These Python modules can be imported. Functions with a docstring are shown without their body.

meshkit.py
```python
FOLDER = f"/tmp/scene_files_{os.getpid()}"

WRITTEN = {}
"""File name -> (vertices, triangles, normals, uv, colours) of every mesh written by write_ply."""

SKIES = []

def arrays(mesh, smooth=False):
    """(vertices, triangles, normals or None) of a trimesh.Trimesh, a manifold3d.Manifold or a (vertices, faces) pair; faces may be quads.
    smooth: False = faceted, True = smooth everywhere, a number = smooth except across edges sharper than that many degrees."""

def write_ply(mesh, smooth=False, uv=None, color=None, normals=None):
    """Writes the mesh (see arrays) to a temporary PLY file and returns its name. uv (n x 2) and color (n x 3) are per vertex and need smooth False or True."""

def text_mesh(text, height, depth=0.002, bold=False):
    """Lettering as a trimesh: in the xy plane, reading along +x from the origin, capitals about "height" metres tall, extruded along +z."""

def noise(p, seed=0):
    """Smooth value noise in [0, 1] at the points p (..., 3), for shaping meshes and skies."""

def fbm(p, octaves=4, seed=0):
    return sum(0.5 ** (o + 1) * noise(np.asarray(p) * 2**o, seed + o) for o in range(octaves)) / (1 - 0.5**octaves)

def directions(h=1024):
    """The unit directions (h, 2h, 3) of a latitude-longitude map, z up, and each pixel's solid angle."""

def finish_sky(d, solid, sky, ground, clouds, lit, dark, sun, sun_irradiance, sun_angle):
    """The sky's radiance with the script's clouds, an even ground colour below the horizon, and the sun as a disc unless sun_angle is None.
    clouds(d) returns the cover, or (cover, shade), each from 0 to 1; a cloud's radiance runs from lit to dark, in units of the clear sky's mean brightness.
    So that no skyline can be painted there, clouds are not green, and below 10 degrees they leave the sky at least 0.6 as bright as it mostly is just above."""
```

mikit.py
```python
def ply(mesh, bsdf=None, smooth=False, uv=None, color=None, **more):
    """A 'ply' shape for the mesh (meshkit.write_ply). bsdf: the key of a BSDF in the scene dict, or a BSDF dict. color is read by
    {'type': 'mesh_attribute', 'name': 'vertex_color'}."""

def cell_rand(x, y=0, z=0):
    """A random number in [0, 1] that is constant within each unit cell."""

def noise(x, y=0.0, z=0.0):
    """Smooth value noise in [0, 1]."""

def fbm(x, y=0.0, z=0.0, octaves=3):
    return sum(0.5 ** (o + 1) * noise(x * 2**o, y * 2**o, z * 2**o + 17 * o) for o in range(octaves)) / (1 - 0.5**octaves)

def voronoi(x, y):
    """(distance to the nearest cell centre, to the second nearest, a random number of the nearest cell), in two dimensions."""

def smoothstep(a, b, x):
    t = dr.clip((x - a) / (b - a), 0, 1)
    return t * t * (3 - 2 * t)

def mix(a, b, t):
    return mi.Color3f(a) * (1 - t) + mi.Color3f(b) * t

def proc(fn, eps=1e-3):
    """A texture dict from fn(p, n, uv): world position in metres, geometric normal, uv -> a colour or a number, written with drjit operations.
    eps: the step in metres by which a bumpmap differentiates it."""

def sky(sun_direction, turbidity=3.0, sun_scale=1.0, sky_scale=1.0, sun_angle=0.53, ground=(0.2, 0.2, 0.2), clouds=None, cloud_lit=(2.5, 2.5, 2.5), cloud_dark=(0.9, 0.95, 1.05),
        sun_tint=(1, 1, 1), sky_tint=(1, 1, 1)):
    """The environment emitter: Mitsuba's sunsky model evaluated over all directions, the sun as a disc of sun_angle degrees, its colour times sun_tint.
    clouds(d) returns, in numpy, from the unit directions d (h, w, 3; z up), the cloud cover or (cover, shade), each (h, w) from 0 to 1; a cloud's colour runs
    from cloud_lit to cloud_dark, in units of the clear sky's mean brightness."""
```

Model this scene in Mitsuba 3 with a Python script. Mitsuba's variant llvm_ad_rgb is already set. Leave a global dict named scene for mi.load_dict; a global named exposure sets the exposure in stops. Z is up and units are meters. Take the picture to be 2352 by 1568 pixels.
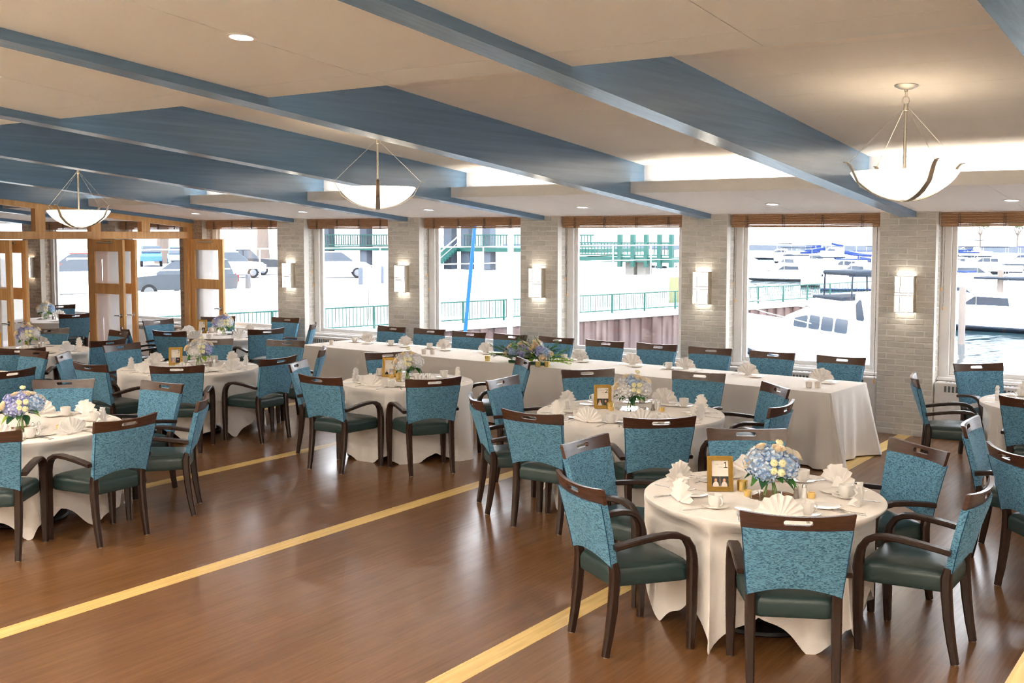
import math, random
import numpy as np, trimesh, shapely
import shapely.geometry as sg
import drjit as dr
import mitsuba as mi
import mikit, meshkit
from mikit import noise, fbm, smoothstep, mix

rnd = random.Random(7)
scene, labels = {}, {}
T = mi.ScalarTransform4f
PI = math.pi

# ---------------------------------------------------------------- camera, sky, exposure
exposure = 1.1
YAW, PITCH = math.radians(-34.858), math.radians(-3.958)
EYE = np.array([0.0, 0.0, 2.33])
_f = np.array([math.sin(YAW) * math.cos(PITCH), math.cos(YAW) * math.cos(PITCH), math.sin(PITCH)])
scene['camera'] = dict(type='perspective', fov=2 * math.degrees(math.atan(1176 / 2523.7)), fov_axis='x',
                       to_world=T().look_at(EYE.tolist(), (EYE + _f).tolist(), [0, 0, 1]),
                       principal_point_offset_y=(784 - 712) / 1568.0, near_clip=0.05, far_clip=3000.0)
SKY = 2.5
def overcast(d):
    p = d * np.array([3.0, 3.0, 6.0])
    return np.ones(d.shape[:2]), 0.35 * meshkit.fbm(p, 4, 3)
scene['sky'] = mikit.sky([0.3, 0.5, 0.8], turbidity=4, sun_scale=0.0, sky_scale=SKY, ground=(0.3, 0.3, 0.3), clouds=overcast,
                         cloud_lit=(11.5, 12.2, 13.0), cloud_dark=(7.6, 8.1, 8.8))
# strengths of the lamps (radiance)
L_COVE, L_COVE2, L_BOWL, L_BULB, L_SCONCE, L_DOWN, L_BACK, L_DOWNFAR = 14.0, 10.0, 0.6, 7.0, 3.2, 420.0, 1700.0, 90.0
WARM = (1.0, 0.89, 0.76)

# ---------------------------------------------------------------- helpers
def srgb(r, g, b):
    return [((c / 255 + 0.055) / 1.055) ** 2.4 if c > 10 else c / 255 / 12.92 for c in (r, g, b)]
def rgb(v): return {'type': 'rgb', 'value': [float(x) for x in v]}
def mat(key, color, rough=0.6, spec=0.3, metal=0.0, two=True, coat=0.0, bump=None, bscale=0.0, sheen=0.0):
    c = color if isinstance(color, dict) else rgb(color)
    b = dict(type='principled', base_color=c, roughness=rough, specular=spec)
    if metal: b['metallic'] = metal
    if coat: b['clearcoat'] = coat; b['clearcoat_gloss'] = 0.92
    if sheen: b['sheen'] = sheen
    if bump: b = dict(type='bumpmap', scale=bscale, tex=bump, bsdf=b)
    scene[key] = dict(type='twosided', bsdf=b) if two else b
    return key
ORD = ['first', 'second', 'third', 'fourth', 'fifth', 'sixth', 'seventh', 'eighth', 'ninth', 'tenth', 'eleventh', 'twelfth']
_count = {}
def numbered(k):
    n = _count.get(k, -1) + 1; _count[k] = n
    return k if n == 0 else f'{k}_{n:03d}'
def put(key, shp, tw=None, label=None):
    key = numbered(key)
    s = dict(shp)
    if tw is not None: s['to_world'] = tw
    scene[key] = s
    if label: labels[key] = {'label': label}
    return key
def thing(name, label, cat, group=None, kind=None):
    k = numbered(name)
    labels[k] = {'label': label, 'category': cat}
    if group: labels[k]['group'] = group
    if kind: labels[k]['kind'] = kind
    return k
def struct(name, label=None):
    k = numbered(name); labels[k] = {'kind': 'structure'}
    if label: labels[k]['label'] = label
    return k
def solo(name, shp, label, cat, tw=None, group=None, kind=None):
    k = thing(name, label, cat, group, kind); s = dict(shp)
    if tw is not None: s['to_world'] = tw
    scene[k] = s; return k
def sstruct(name, shp, label=None, tw=None):
    k = struct(name, label); s = dict(shp)
    if tw is not None: s['to_world'] = tw
    scene[k] = s; return k
P = mikit.ply
def cat(*ms):
    ms = [m for m in ms if m is not None]
    V, Fs, n = [], [], 0
    for m in ms:
        v, f = (m.vertices, m.faces) if hasattr(m, 'vertices') else m
        V.append(np.asarray(v, float)); Fs.append(np.asarray(f) + n); n += len(v)
    return (np.vstack(V), np.vstack(Fs))
def xf(m, M):
    v, f = (m.vertices, m.faces) if hasattr(m, 'vertices') else m
    M = np.array(M.matrix if hasattr(M, 'matrix') else M, float)
    return (np.asarray(v) @ M[:3, :3].T + M[:3, 3], np.asarray(f))
def box(x0, x1, y0, y1, z0, z1, bev=0.0):
    if bev <= 0:
        v = np.array([[x, y, z] for x in (x0, x1) for y in (y0, y1) for z in (z0, z1)], float)
        f = np.array([[0, 1, 3], [0, 3, 2], [4, 6, 7], [4, 7, 5], [0, 4, 5], [0, 5, 1], [2, 3, 7], [2, 7, 6], [0, 2, 6], [0, 6, 4], [1, 5, 7], [1, 7, 3]])
        return (v, f)
    pts = []
    for sx, x in ((1, x0), (-1, x1)):
        for sy, y in ((1, y0), (-1, y1)):
            for sz, z in ((1, z0), (-1, z1)):
                pts += [[x, y + sy * bev, z + sz * bev], [x + sx * bev, y, z + sz * bev], [x + sx * bev, y + sy * bev, z]]
    h = trimesh.convex.convex_hull(np.array(pts))
    return (h.vertices, h.faces)
def slope_box(x0, x1, y0, y1, zf, t):
    """a slab between y0 and y1 whose underside follows zf(y), t thick"""
    v, f = box(x0, x1, y0, y1, 0, 1)
    v = v.copy(); v[:, 2] = [zf(p[1]) + p[2] * t for p in v]
    return (v, f)
def grid_faces(nu, nv, flip=False):
    i, j = np.meshgrid(np.arange(nu - 1), np.arange(nv - 1), indexing='ij')
    a = (i * nv + j).ravel(); b = a + nv; c = b + 1; d = a + 1
    f = np.vstack([np.stack([a, b, c], 1), np.stack([a, c, d], 1)])
    return f[:, ::-1] if flip else f
def surf(A, flip=False):
    """a grid (nu, nv, 3) as a mesh"""
    return (A.reshape(-1, 3), grid_faces(A.shape[0], A.shape[1], flip))
def slab(F, B):
    """closed slab from a front grid and a back grid; front, back and rim do not share vertices"""
    rim = lambda a: np.concatenate([a[:, 0], a[-1, 1:], a[-2::-1, -1], a[0, -2::-1]])
    rf, rb = rim(F), rim(B)
    return cat(surf(F), surf(B, True), surf(np.stack([rf, rb], 1), True))
def lathe(prof, n=24, a0=0.0, a1=2 * PI):
    prof = np.asarray(prof, float)
    closed = abs(a1 - a0 - 2 * PI) < 1e-6
    a = np.linspace(a0, a1, n, endpoint=not closed)
    A = np.stack([np.outer(np.cos(a), prof[:, 0]), np.outer(np.sin(a), prof[:, 0]), np.tile(prof[:, 1], (n, 1))], -1)
    if closed: A = np.concatenate([A, A[:1]], 0)
    v, f = surf(A)
    m = trimesh.Trimesh(v, f, process=False); m.merge_vertices(); m.update_faces(m.nondegenerate_faces())
    return (m.vertices, m.faces)
def tube(pts, rad, n=8, caps=True):
    p = np.asarray(pts, float); r = np.broadcast_to(rad, (len(p),)).astype(float)
    t = np.gradient(p, axis=0); t /= np.linalg.norm(t, axis=1, keepdims=True) + 1e-12
    ref = np.array([0, 0, 1.0]) if abs(t[0][2]) < 0.9 else np.array([1.0, 0, 0])
    a = np.cross(t[0], ref); a /= np.linalg.norm(a); R = []
    for k in range(len(p)):
        a = a - t[k] * (a @ t[k]); a /= np.linalg.norm(a); b = np.cross(t[k], a)
        th = np.arange(n + 1) * 2 * PI / n
        R.append(p[k] + r[k] * (np.cos(th)[:, None] * a + np.sin(th)[:, None] * b))
    A = np.array(R); ms = [surf(A, False)]
    if caps:
        for k, fl in ((0, False), (-1, True)):
            v = np.vstack([A[k][:n], p[k]]); i = np.arange(n)
            f = np.stack([i, (i + 1) % n, np.full(n, n)], 1)
            ms.append((v, f[:, ::-1] if not fl else f))
    return cat(*ms)
def sweep(path, w, t, side=(1, 0, 0), ch=0.2):
    """rectangular bar (w across side, t the other way, chamfered) along a path"""
    p = np.asarray(path, float); w = np.broadcast_to(w, (len(p),)); t = np.broadcast_to(t, (len(p),))
    tg = np.gradient(p, axis=0); tg /= np.linalg.norm(tg, axis=1, keepdims=True)
    rows = []
    for k in range(len(p)):
        s = np.array(side, float); s -= tg[k] * (s @ tg[k]); s /= np.linalg.norm(s); n = np.cross(tg[k], s)
        c = ch * min(w[k], t[k]); a, b = w[k] / 2, t[k] / 2
        q = [(a, -b + c), (a, b - c), (a - c, b), (-a + c, b), (-a, b - c), (-a, -b + c), (-a + c, -b), (a - c, -b), (a, -b + c)]
        rows.append([p[k] + s * x + n * y for x, y in q])
    A = np.array(rows); ms = [surf(A)]
    i = np.arange(8)
    for k, fl in ((0, True), (-1, False)):
        v = np.vstack([A[k][:8], A[k][:8].mean(0)]); f = np.stack([i, (i + 1) % 8, np.full(8, 8)], 1)
        ms.append((v, f[:, ::-1] if fl else f))
    return cat(*ms)
def extrude(poly, h, z0=0.0):
    gs = getattr(poly, 'geoms', [poly])
    ms = [trimesh.creation.extrude_polygon(g, h, engine='earcut') for g in gs]
    m = cat(*ms); return (m[0] + [0, 0, z0], m[1])
def prism_x(poly, x0, x1):
    """polygon given in (y, z), extruded along x"""
    v, f = extrude(poly, x1 - x0)
    return (np.stack([v[:, 2] + x0, v[:, 0], v[:, 1]], 1), f)
def loft(rings, cap0=True, cap1=True):
    A = np.array([np.vstack([r, r[:1]]) for r in rings]); ms = [surf(A, True)]
    n = len(rings[0]); i = np.arange(n)
    for k, on, fl in ((0, cap0, True), (-1, cap1, False)):
        if on:
            v = np.vstack([A[k][:n], A[k][:n].mean(0)]); f = np.stack([i, (i + 1) % n, np.full(n, n)], 1)
            ms.append((v, f[:, ::-1] if fl else f))
    return cat(*ms)
def place(x, y, z=0.0, deg=0.0, s=1.0):
    t = T().translate([float(x), float(y), float(z)]).rotate([0, 0, 1], float(deg))
    return t.scale(float(s)) if s != 1.0 else t

# ---------------------------------------------------------------- materials
def floor_fn(p, n, uv):
    g = fbm(p.x * 55, p.y * 2.2, 3.0, 3) * 0.55 + fbm(p.x * 170, p.y * 6, 1.0, 2) * 0.45
    big = fbm(p.x * 0.9, p.y * 0.5, 5.0, 2)
    pl = mikit.cell_rand(dr.floor(p.x / 0.105), dr.floor(p.y / 1.2 + 7.3 * mikit.cell_rand(dr.floor(p.x / 0.105))), 2)
    c = mix(srgb(72, 46, 25), srgb(118, 81, 48), dr.clip((g - 0.5) * 0.7 + 0.5 + (big - 0.5) * 0.3 + (pl - 0.5) * 0.12, 0, 1))
    return c
def floor_rough(p, n, uv):
    return 0.20 + 0.10 * fbm(p.x * 3, p.y * 1.5, 2.0, 2)
scene['floor_wood'] = dict(type='twosided', bsdf=dict(type='principled', base_color=mikit.proc(floor_fn), roughness=mikit.proc(floor_rough), specular=0.75, clearcoat=0.5, clearcoat_gloss=0.8))
def stripe_fn(p, n, uv):
    return mix(srgb(196, 160, 92), srgb(224, 192, 126), fbm(p.x * 60, p.y * 3, 0.0, 3))
scene['maple_stripe'] = dict(type='twosided', bsdf=dict(type='principled', base_color=mikit.proc(stripe_fn), roughness=0.3, specular=0.5, clearcoat=0.2, clearcoat_gloss=0.8))
def oak_fn(p, n, uv):
    return mix(srgb(208, 152, 88), srgb(238, 194, 134), fbm(p.x * 30 + p.y * 30, p.z * 2.5, 1.0, 3))
mat('oak', mikit.proc(oak_fn), 0.4, 0.4)
def dark_fn(p, n, uv):
    return mix(srgb(24, 13, 9), srgb(44, 26, 18), fbm(p.x * 90, p.y * 90, p.z * 9, 3))
mat('dark_wood', mikit.proc(dark_fn), 0.3, 0.4, coat=0.2)
def rail_fn(p, n, uv):
    return mix(srgb(38, 20, 12), srgb(72, 42, 27), fbm(uv.x * 14, uv.y * 150, p.x + p.y, 3))
mat('rail_wood', mikit.proc(rail_fn), 0.3, 0.5, coat=0.45)
def fabric_fn(p, n, uv):
    w = noise(uv.x * 34, uv.y * 50, 2.0)
    a = noise(uv.x * 105 + w * 1.2, uv.y * 300 + w * 3.5, 0.0)
    b = noise(uv.x * 300, uv.y * 600, 4.0)
    t = smoothstep(0.12, 0.72, a * 0.7 + b * 0.3)
    return mix(srgb(46, 84, 112), srgb(104, 152, 178), t)
def fabric_bump(p, n, uv):
    w = noise(uv.x * 26, uv.y * 40, 2.0) * 0.9
    return noise(uv.x * 62 + w, uv.y * 165 + w * 2.5, 0.0)
mat('blue_fabric', mikit.proc(fabric_fn), 0.85, 0.15, sheen=0.6)
mat('fabric_seam', srgb(30, 62, 88), 0.9, 0.1)
mat('green_vinyl', srgb(32, 50, 50), 0.36, 0.45)
mat('glide_white', srgb(190, 185, 175), 0.4, 0.4)
mat('linen', srgb(238, 232, 226), 0.9, 0.1)
mat('napkin_cloth', srgb(242, 238, 234), 0.9, 0.1)
mat('china', srgb(240, 236, 230), 0.15, 0.5, coat=0.4)
scene['steel'] = dict(type='roughconductor', material='Ag', alpha=0.12)
scene['steel'] = dict(type='twosided', bsdf=dict(type='roughconductor', alpha=0.14, specular_reflectance=rgb((0.80, 0.79, 0.76))))
scene['brushed_nickel'] = dict(type='twosided', bsdf=dict(type='roughconductor', alpha=0.3, specular_reflectance=rgb((0.72, 0.66, 0.56))))
scene['gold'] = dict(type='twosided', bsdf=dict(type='roughconductor', alpha=0.2, specular_reflectance=rgb((0.86, 0.66, 0.26))))
mat('gold_leaf', srgb(132, 102, 44), 0.4, 0.6, metal=0.8)
scene['mirror'] = dict(type='twosided', bsdf=dict(type='conductor', specular_reflectance=rgb((0.93, 0.95, 0.96))))
scene['pane_glass'] = dict(type='thindielectric', int_ior=1.5)
scene['textured_glass'] = dict(type='blendbsdf', weight=0.5, a=dict(type='thindielectric', int_ior=1.5), b=dict(type='principledthin', base_color=rgb((.86, .88, .9)), roughness=0.5, diff_trans=1.3, spec_trans=0.0))
scene['vase_glass'] = dict(type='thindielectric', int_ior=1.35)
scene['water_clear'] = dict(type='thindielectric', int_ior=1.2)
mat('amber_glass', srgb(222, 186, 110), 0.2, 0.6)
mat('frosted_votive', srgb(226, 216, 205), 0.3, 0.5)
mat('rubber_black', srgb(22, 22, 24), 0.5, 0.4)
mat('cream_paint', srgb(236, 228, 216), 0.75, 0.2)
mat('soffit_paint', srgb(224, 225, 222), 0.75, 0.2)
mat('carpet_beige', srgb(206, 198, 186), 0.95, 0.05)
mat('wall_paint', srgb(232, 228, 220), 0.8, 0.2)
mat('white_paint', srgb(240, 238, 236), 0.5, 0.3)
mat('soffit_white', srgb(244, 236, 230), 0.6, 0.2)
mat('radiator_paint', srgb(228, 224, 220), 0.5, 0.3)
mat('grille_dark', srgb(96, 100, 104), 0.7, 0.2)
def beam_fn(p, n, uv):
    g = fbm(p.y * 1.2, p.z * 45, p.x * 45, 3)
    return mix(srgb(80, 112, 142), srgb(102, 136, 166), g)
mat('beam_paint', mikit.proc(beam_fn), 0.22, 0.6, coat=0.3)
def brick_mat(key, lo, hi):
    def fn(p, n, uv, lo=lo, hi=hi):
        t = fbm(p.x * 14 + 3, p.y * 14, p.z * 26, 3)
        s = smoothstep(0.62, 0.75, noise(p.x * 40, p.y * 40, p.z * 70))
        return mix(mix(lo, hi, t), [0.62, 0.60, 0.56], s * 0.35)
    mat(key, mikit.proc(fn), 0.85, 0.15)
brick_mat('brick_a', srgb(196, 190, 180), srgb(224, 218, 209))
brick_mat('brick_b', srgb(186, 181, 172), srgb(216, 211, 202))
brick_mat('brick_c', srgb(204, 197, 187), srgb(230, 224, 215))
brick_mat('brick_brown_a', srgb(150, 128, 110), srgb(190, 170, 150))
brick_mat('brick_brown_b', srgb(132, 112, 96), srgb(176, 154, 136))
mat('mortar', srgb(226, 222, 215), 0.9, 0.1)
mat('mortar_brown', srgb(176, 164, 150), 0.9, 0.1)
def bamboo_fn(p, n, uv):
    t = fbm(p.x * 3, p.y * 20, p.z * 260, 3)
    return mix(srgb(136, 98, 68), srgb(192, 152, 114), t)
mat('bamboo', mikit.proc(bamboo_fn), 0.6, 0.3)
mat('shade_cord', srgb(70, 60, 56), 0.8, 0.1)
def lamp(key_color, L):
    return dict(type='area', radiance=rgb([L * c for c in key_color]))
mat('bowl_glass', srgb(245, 236, 220), 0.4, 0.4)
mat('leaf_green', srgb(52, 104, 40), 0.45, 0.4)
mat('leaf_lime', srgb(140, 168, 62), 0.5, 0.3)
mat('leaf_deep', srgb(30, 70, 42), 0.5, 0.3)
mat('stem_green', srgb(96, 132, 66), 0.6, 0.2)
def hyd(key, a, b):
    def fn(p, n, uv, a=a, b=b):
        return mix(a, b, smoothstep(0.3, 0.7, noise(p.x * 70, p.y * 70, p.z * 70)))
    mat(key, mikit.proc(fn), 0.8, 0.1)
hyd('petal_blue', srgb(132, 164, 202), srgb(206, 218, 232))
hyd('petal_lilac', srgb(136, 146, 204), srgb(206, 206, 228))
hyd('petal_white', srgb(214, 216, 222), srgb(240, 238, 234))
mat('petal_cream', srgb(246, 232, 208), 0.8, 0.1)
mat('petal_ivory', srgb(244, 240, 206), 0.8, 0.1)
mat('petal_heart', srgb(206, 210, 130), 0.8, 0.1)
mat('paper', srgb(238, 230, 220), 0.8, 0.1)
mat('ink', srgb(40, 40, 42), 0.8, 0.1)
mat('ink_light', srgb(150, 146, 140), 0.8, 0.1)
mat('photo_dark', srgb(56, 56, 54), 0.6, 0.2)
mat('photo_mid', srgb(150, 156, 168), 0.6, 0.2)
mat('photo_skin', srgb(214, 160, 130), 0.7, 0.2)
mat('photo_pale', srgb(226, 216, 204), 0.7, 0.2)
mat('photo_black', srgb(30, 34, 48), 0.7, 0.2)
mat('easel_brown', srgb(150, 98, 62), 0.7, 0.2)
mat('pepper_grey', srgb(120, 110, 104), 0.3, 0.5)
mat('salt_white', srgb(232, 230, 228), 0.3, 0.5)

# ---------------------------------------------------------------- the room
YW, YG = 12.975, 13.22                     # pillar faces and the glazing
def zb(y): return 2.526 + 0.0949 * (YW - y)     # underside of the sloping beams
BEAMS = [4.10, 1.56, -0.97, -3.50, -6.04, -8.575, -11.08, -13.55, -16.10, -18.62, -21.14]
XL, XR, YB, SOFF, TRAY = -23.6, 5.2, -4.0, 0.066, 0.41
Y1, Y2, YF = 5.505, 11.17, 10.85

sstruct('floor', P(box(XL, XR, YB, YG + 0.1, -0.12, 0.0), 'floor_wood'), 'glossy brown wood floor with maple stripes')
for xc in (4.10, 1.58, -0.95, -3.48, -6.045, -8.535, -11.05, -13.55):
    put('floor__stripe', P(box(xc - 0.077, xc + 0.077, YB, YG - 0.02, -0.01, 0.0006), 'maple_stripe'), label='pale maple inlay stripe' if xc == -6.045 else None)
sstruct('floor_platform', P(box(XL, XR, YB, 0.9, 0, 0.62, .01), 'carpet_beige'), 'raised platform with pale carpet')
sstruct('wall_back', P(box(XL - 0.2, XR + 0.2, YB - 0.2, YB, -0.1, 4.6), 'wall_paint'))
sstruct('wall_right', P(box(XR, XR + 0.2, YB, YG + 0.1, -0.1, 4.6), 'wall_paint'))
sstruct('wall_left', P(box(XL - 0.2, XL, YB, YG + 0.1, -0.1, 4.6), 'wall_paint'))

# roof over everything, then the panels between the beams
sstruct('ceiling', P(slope_box(XL - 0.2, XR + 0.2, YB - 0.2, YG + 0.35, lambda y: zb(y) + 0.52, 0.12), 'cream_paint'), 'sloping cream ceiling of panels between blue beams')
edges = [XR] + BEAMS + [XL]
BW = 0.0915
for i in range(len(edges) - 1):
    xr, xl = edges[i] - (BW if i else 0), edges[i + 1] + (BW if i + 1 < len(edges) - 1 else 0)
    xm, g = (xl + xr) / 2, 0.0025
    zs = lambda y: zb(y) + SOFF
    for a, b in ((xl, xm - g), (xm + g, xr)):
        put('ceiling__soffit_panel', P(slope_box(a, b, YB, 5.19, zs, 0.03), 'soffit_paint'))
        put('ceiling__soffit_edge', P(slope_box(a, b, 5.195, Y1, zs, 0.03), 'soffit_paint'))
        put('ceiling__window_soffit', P(slope_box(a, b, YF + 0.02, YG + 0.05, lambda y: zb(y) + 0.06, 0.022), 'soffit_white'))
    put('ceiling__soffit_riser', P(slope_box(xl, xr, 5.26, 5.29, lambda y: zb(y) + SOFF + 0.03, 0.33), 'soffit_paint'))
    y = 5.28
    for k in range(9):
        y2 = min(5.58 + 0.655 * (k + 1), Y2)
        put('ceiling__tray_plank', P(slope_box(xl, xr, y, y2 - 0.003, lambda q: zb(q) + TRAY, 0.05), 'cream_paint'))
        y = y2
    put('ceiling__tray_end', P(slope_box(xl, xr, Y2, Y2 + 0.03, lambda q: zb(q) + 0.06, 0.40), 'white_paint'))
    put('ceiling__fascia', P(box(xl, xr, YF, YF + 0.02, zb(YF) + 0.056, zb(YF) + 0.183), 'white_paint'), label='cream upstand hiding the cove lamps')
    if -17 < xm < 5:
        for yc, L, wh in ((11.0, L_COVE, 'bright window cove'), (5.37, L_COVE2, 'cove above the tan soffit')):
            k = thing('cove_lamp', 'strip lamp hidden in the %s, %s bay from the right' % (wh, ORD[i]), 'lamp', 'cove lamps')
            zf = zb(yc) + (0.085 if yc > 8 else SOFF + 0.032)
            put(k + '__housing', P(box(xl + 0.1, xr - 0.1, yc - .03, yc + .03, zf, zf + .03), 'white_paint'))
            v = np.array([[xl + 0.12, yc - .025, 0], [xr - 0.12, yc - .025, 0], [xr - 0.12, yc + .025, 0], [xl + 0.12, yc + .025, 0.0]]) + [0, 0, zf + .032]
            scene[k + '__tube'] = dict(P((v, np.array([[0, 1, 2], [0, 2, 3]])), 'white_paint'), emitter=lamp((1.0, 0.95, 0.87), L))
for i, x in enumerate(BEAMS):
    k = sstruct('beam_%d' % (i + 1), P(slope_box(x - BW, x + BW, YB, YW + (0.0 if x > -15 else 0.2), zb, 0.50), 'beam_paint'), 'blue-grey painted ceiling beam')

# pillars of painted brick between the windows
BR_H, BR_P = 0.0585, 0.0677
def chbox(lx, ly, lz):
    return box(-lx / 2, lx / 2, -ly / 2, ly / 2, -lz / 2, lz / 2, 0.004)
bshape = {}
def bricks_for(tone):
    if tone not in bshape:
        mats = ['brick_a', 'brick_b', 'brick_c', 'brick_a'] if tone == 'white' else ['brick_brown_a', 'brick_brown_b']
        files = {n: P(chbox(*d), mats[0], smooth=False) for n, d in dict(full=(0.2035, 0.1, BR_H), half=(0.0975, 0.1, BR_H), ret=(0.1, 0.128, BR_H)).items()}
        bshape[tone] = [{n: {**s, 'bsdf': {'type': 'ref', 'id': m}} for n, s in files.items()} for m in mats]
    return bshape[tone]
PW = 0.637
def pillar(i, xc, tone='white'):
    k = struct('wall_pillar_%d' % i, 'painted brick pillar between two windows' if tone == 'white' else 'brown brick pillar beyond the wooden doors')
    top = zb(YW) + 0.075
    scene[k + '__mortar'] = P(box(xc - PW / 2 + 0.003, xc + PW / 2 - 0.003, YW + 0.003, YG + 0.1, 0, top), 'mortar' if tone == 'white' else 'mortar_brown')
    kinds = bricks_for(tone)
    for c in range(38):
        z = BR_P * (c + 0.5)
        xs = [(-0.2123, 'full'), (0, 'full'), (0.2123, 'full')] if c % 2 == 0 else [(-0.2655, 'half'), (-0.1062, 'full'), (0.1062, 'full'), (0.2655, 'half')]
        for x, n in xs:
            put(k + '__brick', rnd.choice(kinds)[n], place(xc + x, YW + 0.05 + rnd.uniform(-0.0015, 0.002), z, rnd.uniform(-.3, .3)))
        for s in (-1, 1):
            put(k + '__brick', rnd.choice(kinds)['ret'], place(xc + s * (PW / 2 - 0.05 + rnd.uniform(-.001, .0015)), YW + 0.105 + 0.064 + 0.004, z))
for i, x in enumerate(BEAMS):
    pillar(i + 1, x, 'white' if x > -15 else 'brown')

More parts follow.
